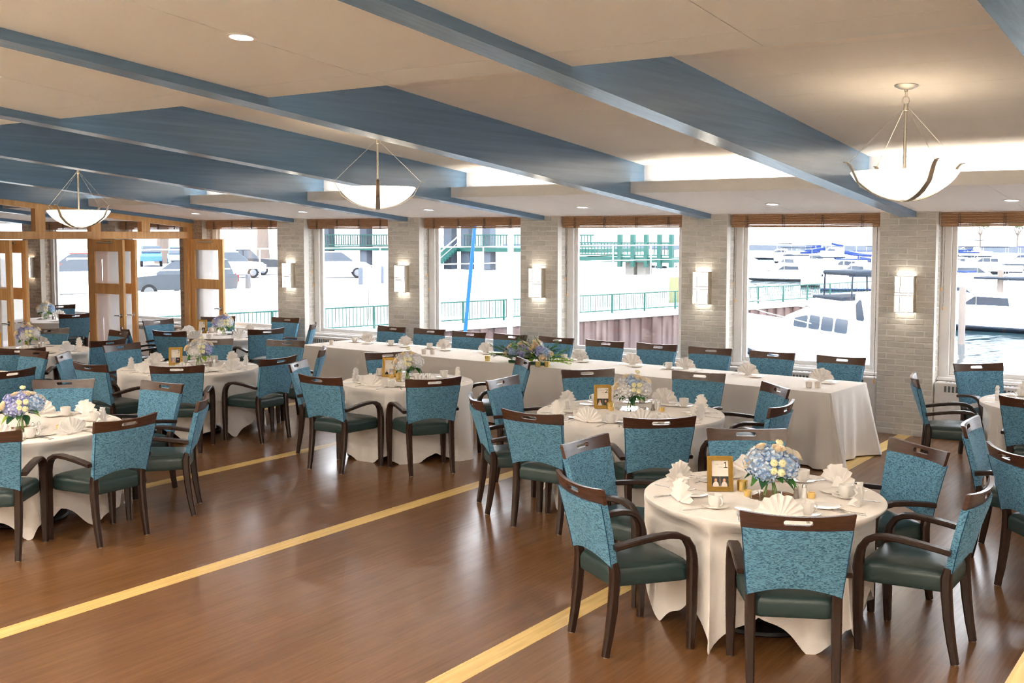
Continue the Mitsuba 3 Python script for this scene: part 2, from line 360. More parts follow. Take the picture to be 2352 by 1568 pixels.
# windows, radiators and rolled shades between the pillars
WZ0, WZ1 = 0.68, 2.50
for i in range(len(BEAMS) - 1):
    a, b = BEAMS[i + 1] + PW / 2, BEAMS[i] - PW / 2
    k = struct('window_%d' % (i + 1), 'large fixed window in a white frame')
    fr, fr2 = 0.115, 0.05
    f1 = cat(box(a, a + fr, YG - 0.02, YG + 0.08, WZ0 - 0.02, WZ1 + .1, 0.004), box(b - fr, b, YG - 0.02, YG + 0.08, WZ0 - 0.02, WZ1 + .1, 0.004),
             box(a + fr, b - fr, YG - 0.02, YG + 0.08, WZ1, WZ1 + 0.1, 0.004), box(a + fr, b - fr, YG - 0.02, YG + 0.08, WZ0 - 0.02, WZ0 + 0.03, 0.004))
    scene[k + '__frame'] = P(f1, 'white_paint')
    a2, b2 = a + fr, b - fr
    f2 = cat(box(a2, a2 + fr2, YG + 0.02, YG + 0.07, WZ0 + .03, WZ1, 0.004), box(b2 - fr2, b2, YG + 0.02, YG + 0.07, WZ0 + .03, WZ1, 0.004),
             box(a2 + fr2, b2 - fr2, YG + 0.02, YG + 0.07, WZ1 - fr2, WZ1, 0.004), box(a2 + fr2, b2 - fr2, YG + 0.02, YG + 0.07, WZ0 + .03, WZ0 + 0.03 + fr2, 0.004))
    scene[k + '__sash'] = P(f2, 'white_paint')
    v = np.array([[a2 + fr2, YG + 0.045, WZ0 + 0.08], [b2 - fr2, YG + 0.045, WZ0 + 0.08], [b2 - fr2, YG + 0.045, WZ1 - fr2], [a2 + fr2, YG + 0.045, WZ1 - fr2]])
    scene[k + '__pane'] = P((v, np.array([[0, 1, 2], [0, 2, 3]])), 'pane_glass')
    scene[k + '__sill'] = P(box(a, b, YG - 0.09, YG, WZ0 - 0.03, WZ0 + 0.005, 0.005), 'white_paint')
    scene[k + '__apron'] = P(box(a, b, YG - 0.02, YG + 0.08, 0, WZ0 - 0.03), 'white_paint')
    xm = (a + b) / 2
    rel = {3: 'the window at the right edge', 4: 'the yacht window', 5: 'the bench window', 6: 'the blue mast window', 7: 'the white car window', 8: 'the window beside the open oak door', 9: 'the first window beyond the partition', 10: 'the last window beyond the partition'}
    if i >= 2:
        w = rel[i + 1]
        r = thing('radiator_cover', 'white radiator cover with slotted grille under ' + w, 'radiator', 'radiator covers under the windows')
        scene[r + '__body'] = P(cat(box(a + .01, b - .01, YW + 0.03, YG - 0.02, 0.03, 0.645, 0.012)), 'radiator_paint')
        gx0, gx1 = a + 0.12, b - 0.12
        sl, n = [], int((gx1 - gx0) / 0.042)
        for j in range(n):
            x = gx0 + 0.042 * j
            sl.append(box(x, x + 0.026, YW + 0.027, YW + 0.034, 0.535, 0.605))
            sl.append(box(x, x + 0.026, YW + 0.07, YW + 0.12, 0.64, 0.6462))
        scene[r + '__grille'] = P(cat(*sl), 'grille_dark'); labels[r + '__grille'] = {'kind': 'stuff', 'label': 'rows of dark grille slots'}
        s = thing('window_shade', 'brown bamboo shade rolled up at the top of ' + w, 'shade', 'rolled bamboo shades')
        n = 9
        sh = [box(a + 0.02, b - 0.02, YW + 0.09 - 0.012 * (j % 2), YW + 0.135 + 0.008 * (j % 2), 2.415 + 0.0165 * j, 2.43 + 0.0165 * j, 0.003) for j in range(n)]
        scene[s + '__slats'] = P(cat(*sh), 'bamboo'); labels[s + '__slats'] = {'kind': 'stuff', 'label': 'stacked bamboo slats'}
        for q in (0.12, 0.37, 0.63, 0.88):
            x = a + q * (b - a)
            put(s + '__cord', P(cat(box(x - .012, x - .008, YW + 0.072, YW + 0.079, 2.41, 2.56), box(x + .008, x + .012, YW + 0.072, YW + 0.079, 2.41, 2.56)), 'shade_cord'))
        scene[s + '__headrail'] = P(box(a + 0.02, b - 0.02, YW + 0.1, YW + 0.13, 2.565, 2.585), 'bamboo')
        for q, zt in ((.03, 1.72), (.055, 1.50)):
            put(s + '__lift_cord', P(tube([[a + q, YW + .15, 2.45], [a + q, YW + .15, zt]], .0018, 5), 'shade_cord'))
            put(s + '__tassel', P(xf(lathe([(0, 0), (.011, .004), (.008, .03), (.003, .045), (0, .045)], 8), place(a + q, YW + .15, zt - .04)), 'oak'))
        if i == 3:
            scene[s + '__pull_cord'] = P(tube([[b - .03, YW + 0.015, 2.42], [b - .03, YW + 0.015, 0.62]], 0.0025, 5), 'shade_cord')
            put(s + '__tassel', P(xf(lathe([(0, 0), (.012, .004), (.009, .03), (0.003, .05), (0, .05)], 10), place(b - .03, YW + 0.015, 0.575)), 'oak'))

# wall lamps on the pillars
sc_box = [P(box(-.105, .105, -.095, -.005, -.205, .205, .002), 'white_paint')]
for i, x in enumerate(BEAMS):
    if i < 2: continue
    names = {2: 'on the pillar right of the frame', 3: 'on the right-most pillar', 4: 'on the pillar left of the yacht window', 5: 'on the pillar right of the blue mast', 6: 'on the pillar left of the blue mast',
             7: 'on the pillar nearest the open oak door', 8: 'on the pillar at the oak partition', 9: 'on the first brown pillar beyond the oak partition', 10: 'on the last pillar beyond the partition'}
    if i == 8: continue
    k = thing('wall_lamp', 'glowing rectangular wall lamp ' + names[i], 'wall lamp', 'wall lamps on the pillars')
    tw = place(x, YW, 1.643)
    scene[k + '__diffuser'] = dict(sc_box[0], to_world=tw, emitter=lamp((1.0, 0.93, 0.80), L_SCONCE))
    b = [box(s * .108 - .005, s * .108 + .005, -.10, 0, -.208, .208) for s in (-1, 1)]
    b += [box(-.112, .112, -.103, -.097, z - .0045, z + .0045) for z in (-.016, .016)]
    b += [box(-.049, -.040, -.103, -.097, -.208, -.014), box(-.049, -.040, -.103, -.097, .014, .208)]
    b += [box(-.112, .112, -.102, -.094, z - .004, z + .004) for z in (-.206, .206)]
    scene[k + '__bars'] = dict(P(cat(*b), 'brushed_nickel'), to_world=tw)

# recessed lights
ring = lathe([(.062, 0), (.066, -.006), (.085, -.004), (.085, .0)], 28)
ring_s = P(ring, 'white_paint', smooth=40)
def disc(r, n=20):
    a = np.arange(n) * 2 * PI / n
    v = np.vstack([np.stack([r * np.cos(a), r * np.sin(a), 0 * a], 1), [[0, 0, 0]]]); i = np.arange(n)
    return (v, np.stack([(i + 1) % n, i, np.full(n, n)], 1))
lens = P(disc(.060), 'white_paint')
tilt = math.degrees(math.atan(0.0949))
bays = [(BEAMS[i] + BEAMS[i + 1]) / 2 for i in range(len(BEAMS) - 1)]
for i, x in enumerate(bays):
    for j, (y, L) in enumerate(((12.06, L_DOWNFAR), (4.22, L_DOWN), (-0.4, L_BACK), (-2.4, L_BACK))):
        if x < -17: continue
        if j >= 2 and (x < -14 or x > 3): continue
        off = 0.06 if j == 0 else SOFF
        tw = T().translate([x, y, zb(y) + off - 0.001]).rotate([1, 0, 0], -tilt)
        side = {3: 'nearest the middle of the frame', 4: 'at the left edge of the frame'}
        k = thing('downlight', 'small recessed light in the %s, %s' % (['white window soffit', 'tan near ceiling', 'tan ceiling overhead', 'tan ceiling behind'][j], side.get(i, ORD[i] + ' bay from the right') if j == 1 else ORD[i] + ' bay from the right'), 'ceiling light', 'recessed lights')
        scene[k + '__trim'] = dict(ring_s, to_world=tw)
        scene[k + '__lens'] = dict(lens, to_world=tw @ T().translate([0, 0, -0.0005]), emitter=lamp(WARM, L))

# pendant bowl lamps
def bowl_profile(r, d, n=14):
    return [(r * math.sin(t) , -d * (math.cos(t) - math.cos(PI * .5)) ) for t in np.linspace(0.0, PI * .5 * .93, n)]
def pendant(x, y, zbot, zrod, deg, label):
    k = thing('pendant_lamp', label, 'pendant lamp', 'pendant bowl lamps')
    R, D = 0.375, 0.195
    u = np.linspace(0, 1, 14)
    outer = [(R * a, D * (1 - math.sqrt(max(0, 1 - (0.92 * a) ** 2))) / (1 - math.sqrt(1 - .92 ** 2))) for a in u]
    inner = [(r * .975, z + .012) for r, z in outer][::-1]
    pos = place(x, y, zbot, deg)
    scene[k + '__bowl'] = dict(P(lathe(outer + inner, 48), 'bowl_glass', smooth=50), to_world=pos, emitter=lamp((1.0, 0.89, 0.72), L_BOWL))
    arm = []
    zf = lambda r: D * (1 - math.sqrt(max(0, 1 - (0.92 * min(r / R, 1)) ** 2))) / (1 - math.sqrt(1 - .92 ** 2)) - .012
    path = [(0.02, zf(.02)), (.1, zf(.1)), (.18, zf(.18)), (.25, zf(.25) - .004), (.31, zf(.31) - .008), (.352, .125), (.385, .19), (.412, .238), (.437, .262), (.462, .266)]
    for q in range(4):
        pts = [(r, 0, z) for r, z in path]
        m = sweep(pts, [.042, .042, .042, .04, .037, .034, .032, .030, .027, .022], .006, side=(0, 1, 0))
        put(k + '__arm', P(m, 'brushed_nickel', smooth=35), pos @ T().rotate([0, 0, 1], 90 * q))
        put(k + '__cable', P(tube([[.014, 0, zrod - zbot - .02], [.43, 0, .255]], 0.0016, 5), 'brushed_nickel'), pos @ T().rotate([0, 0, 1], 90 * q))
    scene[k + '__rod'] = dict(P(lathe([(0, .02), (.011, .02), (.011, zrod - zbot - .05), (.016, zrod - zbot - .045), (.016, zrod - zbot), (0, zrod - zbot)], 16), 'brushed_nickel', smooth=40), to_world=pos)
    zc = zb(y) + TRAY
    zz = zrod + .025; j = 0
    while zz < zc - .05:
        a = np.linspace(0, 2 * PI, 17); w = .026 if j == 0 else .013; h = .03 if j == 0 else .024
        ringp = np.stack([w * np.cos(a), 0 * a, h * np.sin(a)], 1)
        put(k + '__link', P(tube(ringp, .0035, 6, False), 'brushed_nickel', smooth=60), T().translate([x, y, zz]).rotate([0, 0, 1], 45 + 90 * (j % 2)))
        zz += h + .021; j += 1
    scene[k + '__canopy'] = dict(P(lathe([(0, -.045), (.012, -.045), (.014, -.03), (.05, -.022), (.082, -.006), (.085, .004)], 28), 'brushed_nickel', smooth=40), to_world=T().translate([x, y, zc]).rotate([1, 0, 0], -tilt))
    b = trimesh.creation.icosphere(2, 0.04)
    for q in range(3):
        a = 2 * PI * q / 3 + .5
        put(k + '__bulb', dict(P((b.vertices + [.12 * math.cos(a), .12 * math.sin(a), .10], b.faces), 'bowl_glass'), emitter=lamp(WARM, L_BULB)), pos)
pendant(-2.235, 8.157, 2.576, 3.262, 43, 'glowing glass bowl pendant with curved metal arms, the right-hand and largest in view')
pendant(-7.29, 8.157, 2.584, 3.262, 42, 'glowing glass bowl pendant with curved metal arms, the middle one of three')
pendant(-12.23, 8.157, 2.418, 3.12, 21, 'glowing glass bowl pendant with curved metal arms, the small left-hand one by the oak partition')

# oak partition with transom lights and glazed doors
XP, TK = -16.10, 0.06
pk = struct('wall_partition', 'oak partition with transom panes')
ZH0, ZH1 = 2.25, 2.372
POSTS = [(4.95, 5.15), (7.00, 7.20), (9.02, 9.20), (10.92, 11.10), (12.86, 13.05)]
MULL = [(5.98, 6.16), (8.02, 8.20), (9.93, 10.10), (11.90, 12.07)]
scene[pk + '__header'] = P(box(XP - TK, XP + TK, 4.95, 13.05, ZH0, ZH1, .004), 'oak')
scene[pk + '__top_rail'] = P(slope_box(XP - TK, XP + TK, 4.95, 13.05, lambda y: zb(y) - 0.085, 0.085), 'oak')
for a, b in POSTS:
    v, f = box(XP - TK, XP + TK, a, b, 0, 1); v = v.copy(); v[:, 2] = [z * (zb(y) - .02) for _, y, z in v]
    put(pk + '__post', P((v, f), 'oak'))
for a, b in MULL:
    v, f = box(XP - TK, XP + TK, a, b, 0, 1); v = v.copy(); v[:, 2] = [ZH1 + z * (zb(y) - .02 - ZH1) for _, y, z in v]
    put(pk + '__mullion', P((v, f), 'oak'))
allp = sorted(POSTS + MULL)
for (a0, a1), (b0, b1) in zip(allp[:-1], allp[1:]):
    v = np.array([[XP, a1, ZH1], [XP, b0, ZH1], [XP, b0, zb(b0) - .08], [XP, a1, zb(a1) - .08]])
    put(pk + '__transom_pane', P((v, np.array([[0, 1, 2], [0, 2, 3]])), 'pane_glass'))
sstruct('wall_partition_solid', P(box(XP - TK, XP + TK, YB, 4.95, 0, 4.2), 'wall_paint'))
def door(y, label, hsign, x0=XP + 0.07, ang=0.0):
    """an open leaf from the partition out into the room, along x at y"""
    k = struct('door_%d' % (1 + sum(1 for q in labels if q.startswith('door_') and '__' not in q)), label)
    W, H, t, st = 0.86, 2.24, .022, .115
    tw = T().translate([x0, y, 0]).rotate([0, 0, 1], ang)
    fr = [box(0, st, -t, t, .01, H, .003), box(W - st, W, -t, t, .01, H, .003)]
    for z0, z1 in ((.01, .28), (1.03, 1.03 + .0), (1.36, 1.53), (H - .19, H)):
        if z1 > z0: fr.append(box(st, W - st, -t, t, z0, z1, .003))
    scene[k + '__leaf'] = dict(P(cat(*fr), 'oak'), to_world=tw)
    for z0, z1 in ((.28, 1.36), (1.53, H - .19)):
        v = np.array([[st, 0, z0], [W - st, 0, z0], [W - st, 0, z1], [st, 0, z1]])
        put(k + '__pane', P((v, np.array([[0, 1, 2], [0, 2, 3]])), 'textured_glass'), tw)
    for s in (-1, 1):
        m = cat(xf(lathe([(0, 0), (.034, 0), (.034, .008), (.012, .012), (.012, .05), (0, .05)], 18), T().translate([W - .06, s * t, 1.02]).rotate([1, 0, 0], -90 * s)),
                tube([[W - .06, s * (t + .045), 1.02], [W - .11, s * (t + .048), 1.02], [W - .18, s * (t + .045), 1.017]], [.010, .009, .008], 8))
        put(k + '__handle', P(m, 'steel', smooth=40), tw, 'chrome lever handle')
    scene[k + '__closer'] = dict(P(box(.22, .62, -t - .03, -t, H - .06, H - .03, .004), 'brushed_nickel'), to_world=tw)
door(8.99, 'oak door leaf with two panes at the left edge', 1)
door(9.24, 'oak door leaf with two panes behind the one at the left edge', 1)
door(10.90, 'lit oak door leaf with two panes in the middle of the partition', 1)
door(11.13, 'oak door leaf folded behind the middle one', 1)
door(12.93, 'open oak door leaf with two panes in front of the brick pillar', 1)

# half wall beside the camera
hk = struct('wall_half', 'low white half wall with a maple cap')
scene[hk + '__panel'] = P(box(-0.58, -0.47, -2.0, 4.15, 0, 0.985), 'white_paint')
scene[hk + '__cap'] = P(box(-0.62, -0.56, -2.0, 4.15, 0.955, 1.0, .006), 'maple_stripe')
scene[hk + '__top'] = P(box(-0.56, -0.43, -2.0, 4.15, 0.96, 0.997, .004), 'white_paint')
# ---------------------------------------------------------------- chairs
def yback(z):
    """how far forward of the top rail's ends the back stands at height z"""
    return 0.115 * (1 - max(0.0, (z - 0.45) / 0.51) ** 1.25) if z > 0.45 else 0.115 - 0.055 * (1 - z / 0.45) ** 1.6
SAG = 0.046
def build_chair():
    parts = []
    # top rail with the hand slot, bent in plan
    def hw(z): return 0.236 + (z - 0.51) * 0.095
    top = [(u * 0.283, 0.945 + 0.015 * u * u) for u in np.linspace(-1, 1, 25)]
    bot = [(u * (hw(.87) + .004), 0.868) for u in np.linspace(1, -1, 25)]
    slot = sg.LineString([(-0.058, 0.913), (0.058, 0.913)]).buffer(0.0135, quad_segs=4)
    poly = sg.Polygon(top + bot).buffer(-.006).buffer(.006, quad_segs=2).difference(slot)
    m = trimesh.creation.extrude_polygon(poly, 0.024, engine='earcut')
    v, f = trimesh.remesh.subdivide_to_size(m.vertices, m.faces, 0.05)
    m = trimesh.Trimesh(v, f); m.merge_vertices()
    x, z, t = m.vertices[:, 0].copy(), m.vertices[:, 1].copy(), m.vertices[:, 2].copy()
    u = x / 0.283
    y = np.array([yback(q) for q in z]) - SAG * (1 - u * u) - 0.012 + t
    V = np.stack([x, y, z], 1)
    vv, ff, nn = meshkit.arrays((V, np.array(m.faces)), 40)
    uvr = np.stack([vv[:, 0], vv[:, 2]], 1)
    parts.append(('top_rail', dict(mikit_ply_n(vv, ff, nn, uvr), bsdf={'type': 'ref', 'id': 'rail_wood'}), 'dark wood top rail with a hand slot'))
    # upholstered back
    nu, nv = 17, 13
    U, W = np.meshgrid(np.linspace(-1, 1, nu), np.linspace(0, 1, nv), indexing='ij')
    zb0 = 0.505 + 0.048 * (1 - U ** 2); Z = zb0 + (0.872 - zb0) * W
    X = U * (0.236 + (Z - .51) * .095)
    Yc = np.vectorize(yback)(Z) - SAG * (1 - U ** 2) * (0.35 + 0.65 * W)
    e = np.clip(1 - np.abs(U) ** 6, 0, 1) * np.clip(1 - np.abs(2 * W - 1) ** 8, 0, 1)
    Fr = np.stack([X * .985, Yc + .014 + .016 * e, Z], -1); Bk = np.stack([X, Yc - .026 - .006 * e, Z], -1)
    # the uv of the cover in metres
    rim = lambda a: np.concatenate([a[:, 0], a[-1, 1:], a[-2::-1, -1], a[0, -2::-1]])
    fu = np.stack([X, Z], -1).reshape(-1, 2); rf = rim(np.stack([X, Z], -1))
    ru = np.stack([rf, rf + [0.05, 0.0]], 1).reshape(-1, 2)
    mesh = slab(Bk[:, :], Fr[:, :])
    parts.append(('backrest', P(mesh, 'blue_fabric', smooth=True, uv=np.vstack([fu, fu, ru])), 'teal woven upholstered back'))
    seam = []
    for s in (0, -1):
        seam.append(tube(Bk[s, :, :] + [0, -.001, 0], .0028, 5))
    parts.append(('seam', P(cat(*seam), 'fabric_seam'), None))
    # seat
    def outline(ins, z):
        pts = []
        rw, fw, yr, yf, r = .206 - ins, .262 - ins, .098 + ins, .585 - ins, .035
        pg = sg.Polygon([(-rw, yr), (rw, yr), (fw, yf), (-fw, yf)]).buffer(-r).buffer(r, quad_segs=4)
        c = np.array(pg.exterior.coords)[:-1]
        L = pg.exterior.length
        c = np.array([pg.exterior.interpolate(L * k / 44).coords[0] for k in range(44)])
        return np.column_stack([c, np.full(44, z) + (0 if z < .46 else 0)])
    rings = [outline(.012, .385), outline(.002, .392), outline(0, .42), outline(.0, .458), outline(.006, .478), outline(.02, .496), outline(.05, .508), outline(.10, .516), outline(.16, .52)]
    parts.append(('seat', P(loft(rings), 'green_vinyl', smooth=50), 'dark green vinyl seat'))
    # legs, arms, foot glides
    for s in (-1, 1):
        fl = [(s * .283, .562, .004), (s * .283, .569, .25), (s * .283, .570, .47)]
        parts.append(('leg', P(sweep(fl, [.040, .055, .060], [.038, .052, .058]), 'dark_wood', smooth=35), None))
        arm = [(s * .283, .570, .47), (s * .283, .567, .53), (s * .282, .556, .585), (s * .281, .526, .632), (s * .279, .48, .656), (s * .276, .42, .664), (s * .272, .33, .660), (s * .268, .23, .648), (s * .262, .13, .632), (s * .260, .085, .624)]
        parts.append(('armrest', P(sweep(arm, [.060, .060, .060, .060, .060, .060, .059, .058, .056, .052], [.058, .050, .042, .036, .032, .030, .030, .030, .030, .030]), 'dark_wood', smooth=35), None))
        rl = [(s * .212, yback(0) + .0, .004), (s * .213, yback(.12), .12), (s * .214, yback(.25), .25), (s * .214, yback(.38), .38), (s * .214, yback(.45), .47), (s * .214, yback(.5) - .006, .53)]
        parts.append(('leg', P(sweep(rl, [.038, .044, .049, .053, .054, .050], [.040, .046, .052, .056, .056, .044]), 'dark_wood', smooth=35), None))
    gl = lathe([(0, 0), (.013, 0), (.013, .005), (0, .005)], 10)
    for q, (gx, gy) in enumerate(((-.283, .562), (-.212, yback(0)), (.283, .562), (.212, yback(0)))):
        parts.append(('glide', P(xf(gl, place(gx, gy, 0)), 'glide_white'), None))
    return parts
def mikit_ply_n(v, f, n, uv):
    path = meshkit.write_ply((v, f), False, uv, None, normals=n)
    return {'type': 'ply', 'filename': path, 'face_normals': False}
CHAIR = build_chair()
def chair(x, y, deg, label, group):
    k = thing('dining_armchair', label, 'chair', group)
    tw = place(x, y, 0, deg - 90); legs = []
    for n, s, lb in CHAIR:
        if n == 'glide':
            scene[legs.pop(0) + '__glide'] = dict(s, to_world=tw); continue
        key = put(k + '__' + n, s, tw)
        if n == 'leg': legs.append(key)
        if lb: labels[key] = {'label': lb}
    return k

# tables: name, centre, radius, description, seats (chair x, y, facing)
TABLES = {
 '1': (-2.50, 6.25, .71, 'the front table with number one', [(-1.90, 5.20, 117), (-1.29, 6.35, 180), (-1.88, 7.35, 234), (-3.04, 7.27, 302), (-3.77, 6.27, 358), (-3.17, 5.21, 58)]),
 '2': (-4.65, 8.50, .82, 'table number two', [(-3.78, 7.38, 132), (-4.71, 7.03, 91), (-5.52, 7.39, 46), (-6.04, 8.51, 3), (-5.73, 9.58, 317), (-4.70, 10.01, 274), (-3.71, 9.53, 226), (-3.26, 8.52, 182)]),
 '6': (-7.60, 8.95, .70, 'the middle table by the head table', [(-6.60, 8.16, 147), (-7.61, 7.65, 91), (-8.63, 8.35, 27), (-8.49, 9.66, 327), (-6.76, 9.93, 229)]),
 '7': (-10.50, 8.40, .80, 'table number seven', [(-9.43, 9.52, 220), (-9.44, 7.40, 133), (-9.15, 8.56, 182), (-10.53, 9.98, 285), (-11.48, 9.56, 314), (-11.86, 8.46, 4), (-10.36, 6.99, 92), (-11.44, 7.37, 42)]),
 '8': (-13.40, 11.30, .80, 'table number eight', [(-14.78, 11.23, 357), (-12.94, 10.02, 106), (-12.06, 11.05, 161), (-13.41, 12.72, 279), (-14.51, 12.23, 323), (-12.18, 12.11, 218), (-13.82, 9.92, 64)]),
 '5': (-13.80, 8.40, .80, 'the left table before the oak doors', [(-12.49, 8.71, 184), (-13.49, 9.59, 261), (-12.47, 7.48, 136), (-14.72, 9.27, 320)]),
 '4': (-8.40, 5.00, .80, 'the left front table with lilac flowers', [(-7.06, 5.06, 182), (-7.41, 6.06, 224), (-8.47, 6.47, 273), (-9.40, 6.06, 314), (-7.40, 4.11, 135)]),
 '9': (-18.40, 11.80, .80, 'the table beyond the oak partition', [(-17.13, 11.30, 165), (-19.47, 12.52, 338)]),
 'R': (-1.50, 11.25, .80, 'the round table at the right edge', [(-2.84, 10.94, 17), (-2.58, 12.40, 313), (-1.63, 10.00, 84)]),
 'S': (-0.42, 8.55, .75, 'the table off the right side', [(-1.81, 8.52, 2), (-1.354, 7.52, 40)]),
 'L': (-11.90, 6.20, .80, 'the table off the left side', [(-10.52, 6.19, 182), (-12.05, 7.40, 270)]),
}
SECT = ['nearest the camera', 'at the near right', 'at the right', 'at the far right', 'farthest from the camera', 'at the far left', 'at the left', 'at the near left']
from scipy.optimize import linear_sum_assignment
def sectors(cx, cy, seats):
    base = math.atan2(-cy, -cx)
    ang = [((math.atan2(y - cy, x - cx) - base) * 1.0) % (2 * PI) for x, y, _ in seats]
    cost = np.array([[abs((a - k * PI / 4 + PI) % (2 * PI) - PI) for k in range(8)] for a in ang])
    r, c = linear_sum_assignment(cost)
    return [SECT[k] for k in c]
def cloth_round(r, drop, seed, pts=8, depth=0.22):
    rg = np.random.default_rng(seed); n = 192
    a = np.arange(n) * 2 * PI / n
    ph = rg.uniform(0, 2 * PI, 6); k1, k2, k3 = 9 + seed % 3, 15 + seed % 4, 5
    fold = .7 * np.sin(k1 * a + ph[0] + .6 * np.sin(3 * a + ph[1])) + .3 * np.sin(k2 * a + ph[2]) + .25 * np.sin(k3 * a + ph[3])
    tri = np.abs(((a / (2 * PI) * pts + ph[4]) % 1) * 2 - 1)
    hem = np.minimum(drop - depth / 2 + depth * tri + .02 * np.sin(k2 * a + ph[5]), .745)
    rows = []
    for q in (0.0, .35, .7, .93, .985):
        rows.append(np.stack([q * r * np.cos(a), q * r * np.sin(a), np.full(n, 0.0)], 1))
    for q in (25, 60):
        t = math.radians(q); rr = r - .012 + .012 * math.sin(t)
        rows.append(np.stack([rr * np.cos(a), rr * np.sin(a), np.full(n, -.012 * (1 - math.cos(t)))], 1))
    for q in np.linspace(.04, 1, 13):
        s = hem * q
        rr = r + .075 * s + fold * (.085 * np.clip(s - .03, 0, 1) ** .9) + .010 * s
        rows.append(np.stack([rr * np.cos(a), rr * np.sin(a), -.012 - s], 1))
    A = np.array(rows); A = np.concatenate([A, A[:, :1]], 1)
    return surf(A)
TZ = 0.757
def push(mesh, seats, front=0.635, half=0.345):
    """the hanging cloth gives way where a chair is pushed in against it"""
    v, f = mesh; v = v.copy()
    for x, y, d in seats:
        a = math.radians(d); fx, fy = math.cos(a), math.sin(a)
        lx = (v[:, 0] - x) * fy - (v[:, 1] - y) * fx; ly = (v[:, 0] - x) * fx + (v[:, 1] - y) * fy
        w = np.clip((0.47 - np.abs(lx)) / (0.47 - half), 0, 1); w = w * w * (3 - 2 * w)
        hz = np.clip((0.725 - v[:, 2]) / 0.04, 0, 1)
        need = np.where((ly > -0.2) & (v[:, 2] < .75), np.clip(front - ly, 0, .5), 0) * w * hz
        v[:, 0] += need * fx; v[:, 1] += need * fy
    return (v, f)
seat_names = {}
for t, (cx, cy, r, desc, seats) in TABLES.items():
    names = sectors(cx, cy, seats); seat_names[t] = names
    k = thing('round_table', 'round table hidden under the white cloth, ' + desc, 'table', 'round tables')
    scene[k + '__tabletop'] = P(xf(lathe([(0, .722), (r - .03, .722), (r - .02, .73), (r - .02, .742), (0, .744)], 40), place(cx, cy)), 'easel_brown')
    base = [(0, 0), (.34, 0), (.36, .012), (.35, .03), (.30, .045), (.295, .05), (.24, .062), (.235, .068), (.17, .078), (.1, .085), (0, .087)]
    scene[k + '__base'] = P(xf(lathe(base, 40), place(cx, cy)), 'rubber_black', smooth=35)
    labels[k + '__base'] = {'label': 'ribbed black pedestal base'}
    scene[k + '__column'] = P(xf(lathe([(0, .08), (.045, .08), (.045, .725), (0, .725)], 20), place(cx, cy)), 'rubber_black', smooth=35)
    seed = sum(map(ord, t)) + 3
    drop = .74 if t in '6S' else .64
    solo('tablecloth', P(push(xf(cloth_round(r + .006, drop, seed), place(cx, cy, TZ, 20)), seats), 'linen', smooth=True), 'white cloth draped over ' + desc, 'tablecloth', group='tablecloths')
    for (x, y, d), nm in zip(seats, names):
        chair(x, y, d, 'teal armchair at %s, %s' % (desc, nm), 'teal armchairs')
# head table
HX0, HX1 = -11.35, -3.56
HEADS = [(-10.82, 12.40), (-10.08, 12.38), (-9.34, 12.35), (-8.63, 12.36), (-7.87, 12.34), (-7.10, 12.30), (-6.36, 12.32), (-5.61, 12.27), (-4.82, 12.26), (-3.99, 12.21)]
for i, (x, y) in enumerate(HEADS):
    chair(x, y, 270 + (-2, 2, 3, 0, -2, 1, 0, 2, -1, -3)[i], 'teal armchair behind the head table by the windows, %s from the right' % ORD[9 - i], 'teal armchairs')
hm, hl, hd, hrot = (HX0 + HX1) / 2, (HX1 - HX0), 1.0, -2.9
HT = place(hm, 11.37, 0, hrot)
k = thing('banquet_table', 'long banquet head table hidden under white cloths before the windows', 'table')
scene[k + '__tabletop'] = dict(P(box(-hl / 2 + .03, hl / 2 - .03, -hd / 2 + .03, hd / 2 - .26, .715, .742, .004), 'easel_brown'), to_world=HT)
for q in np.linspace(-hl / 2 + .3, hl / 2 - .3, 6):
    for s in (-1, 1):
        put(k + '__leg', P(tube([[q, s * .30 - .10, 0], [q, s * .30 - .10, .72]], .018, 8), 'rubber_black'), HT)
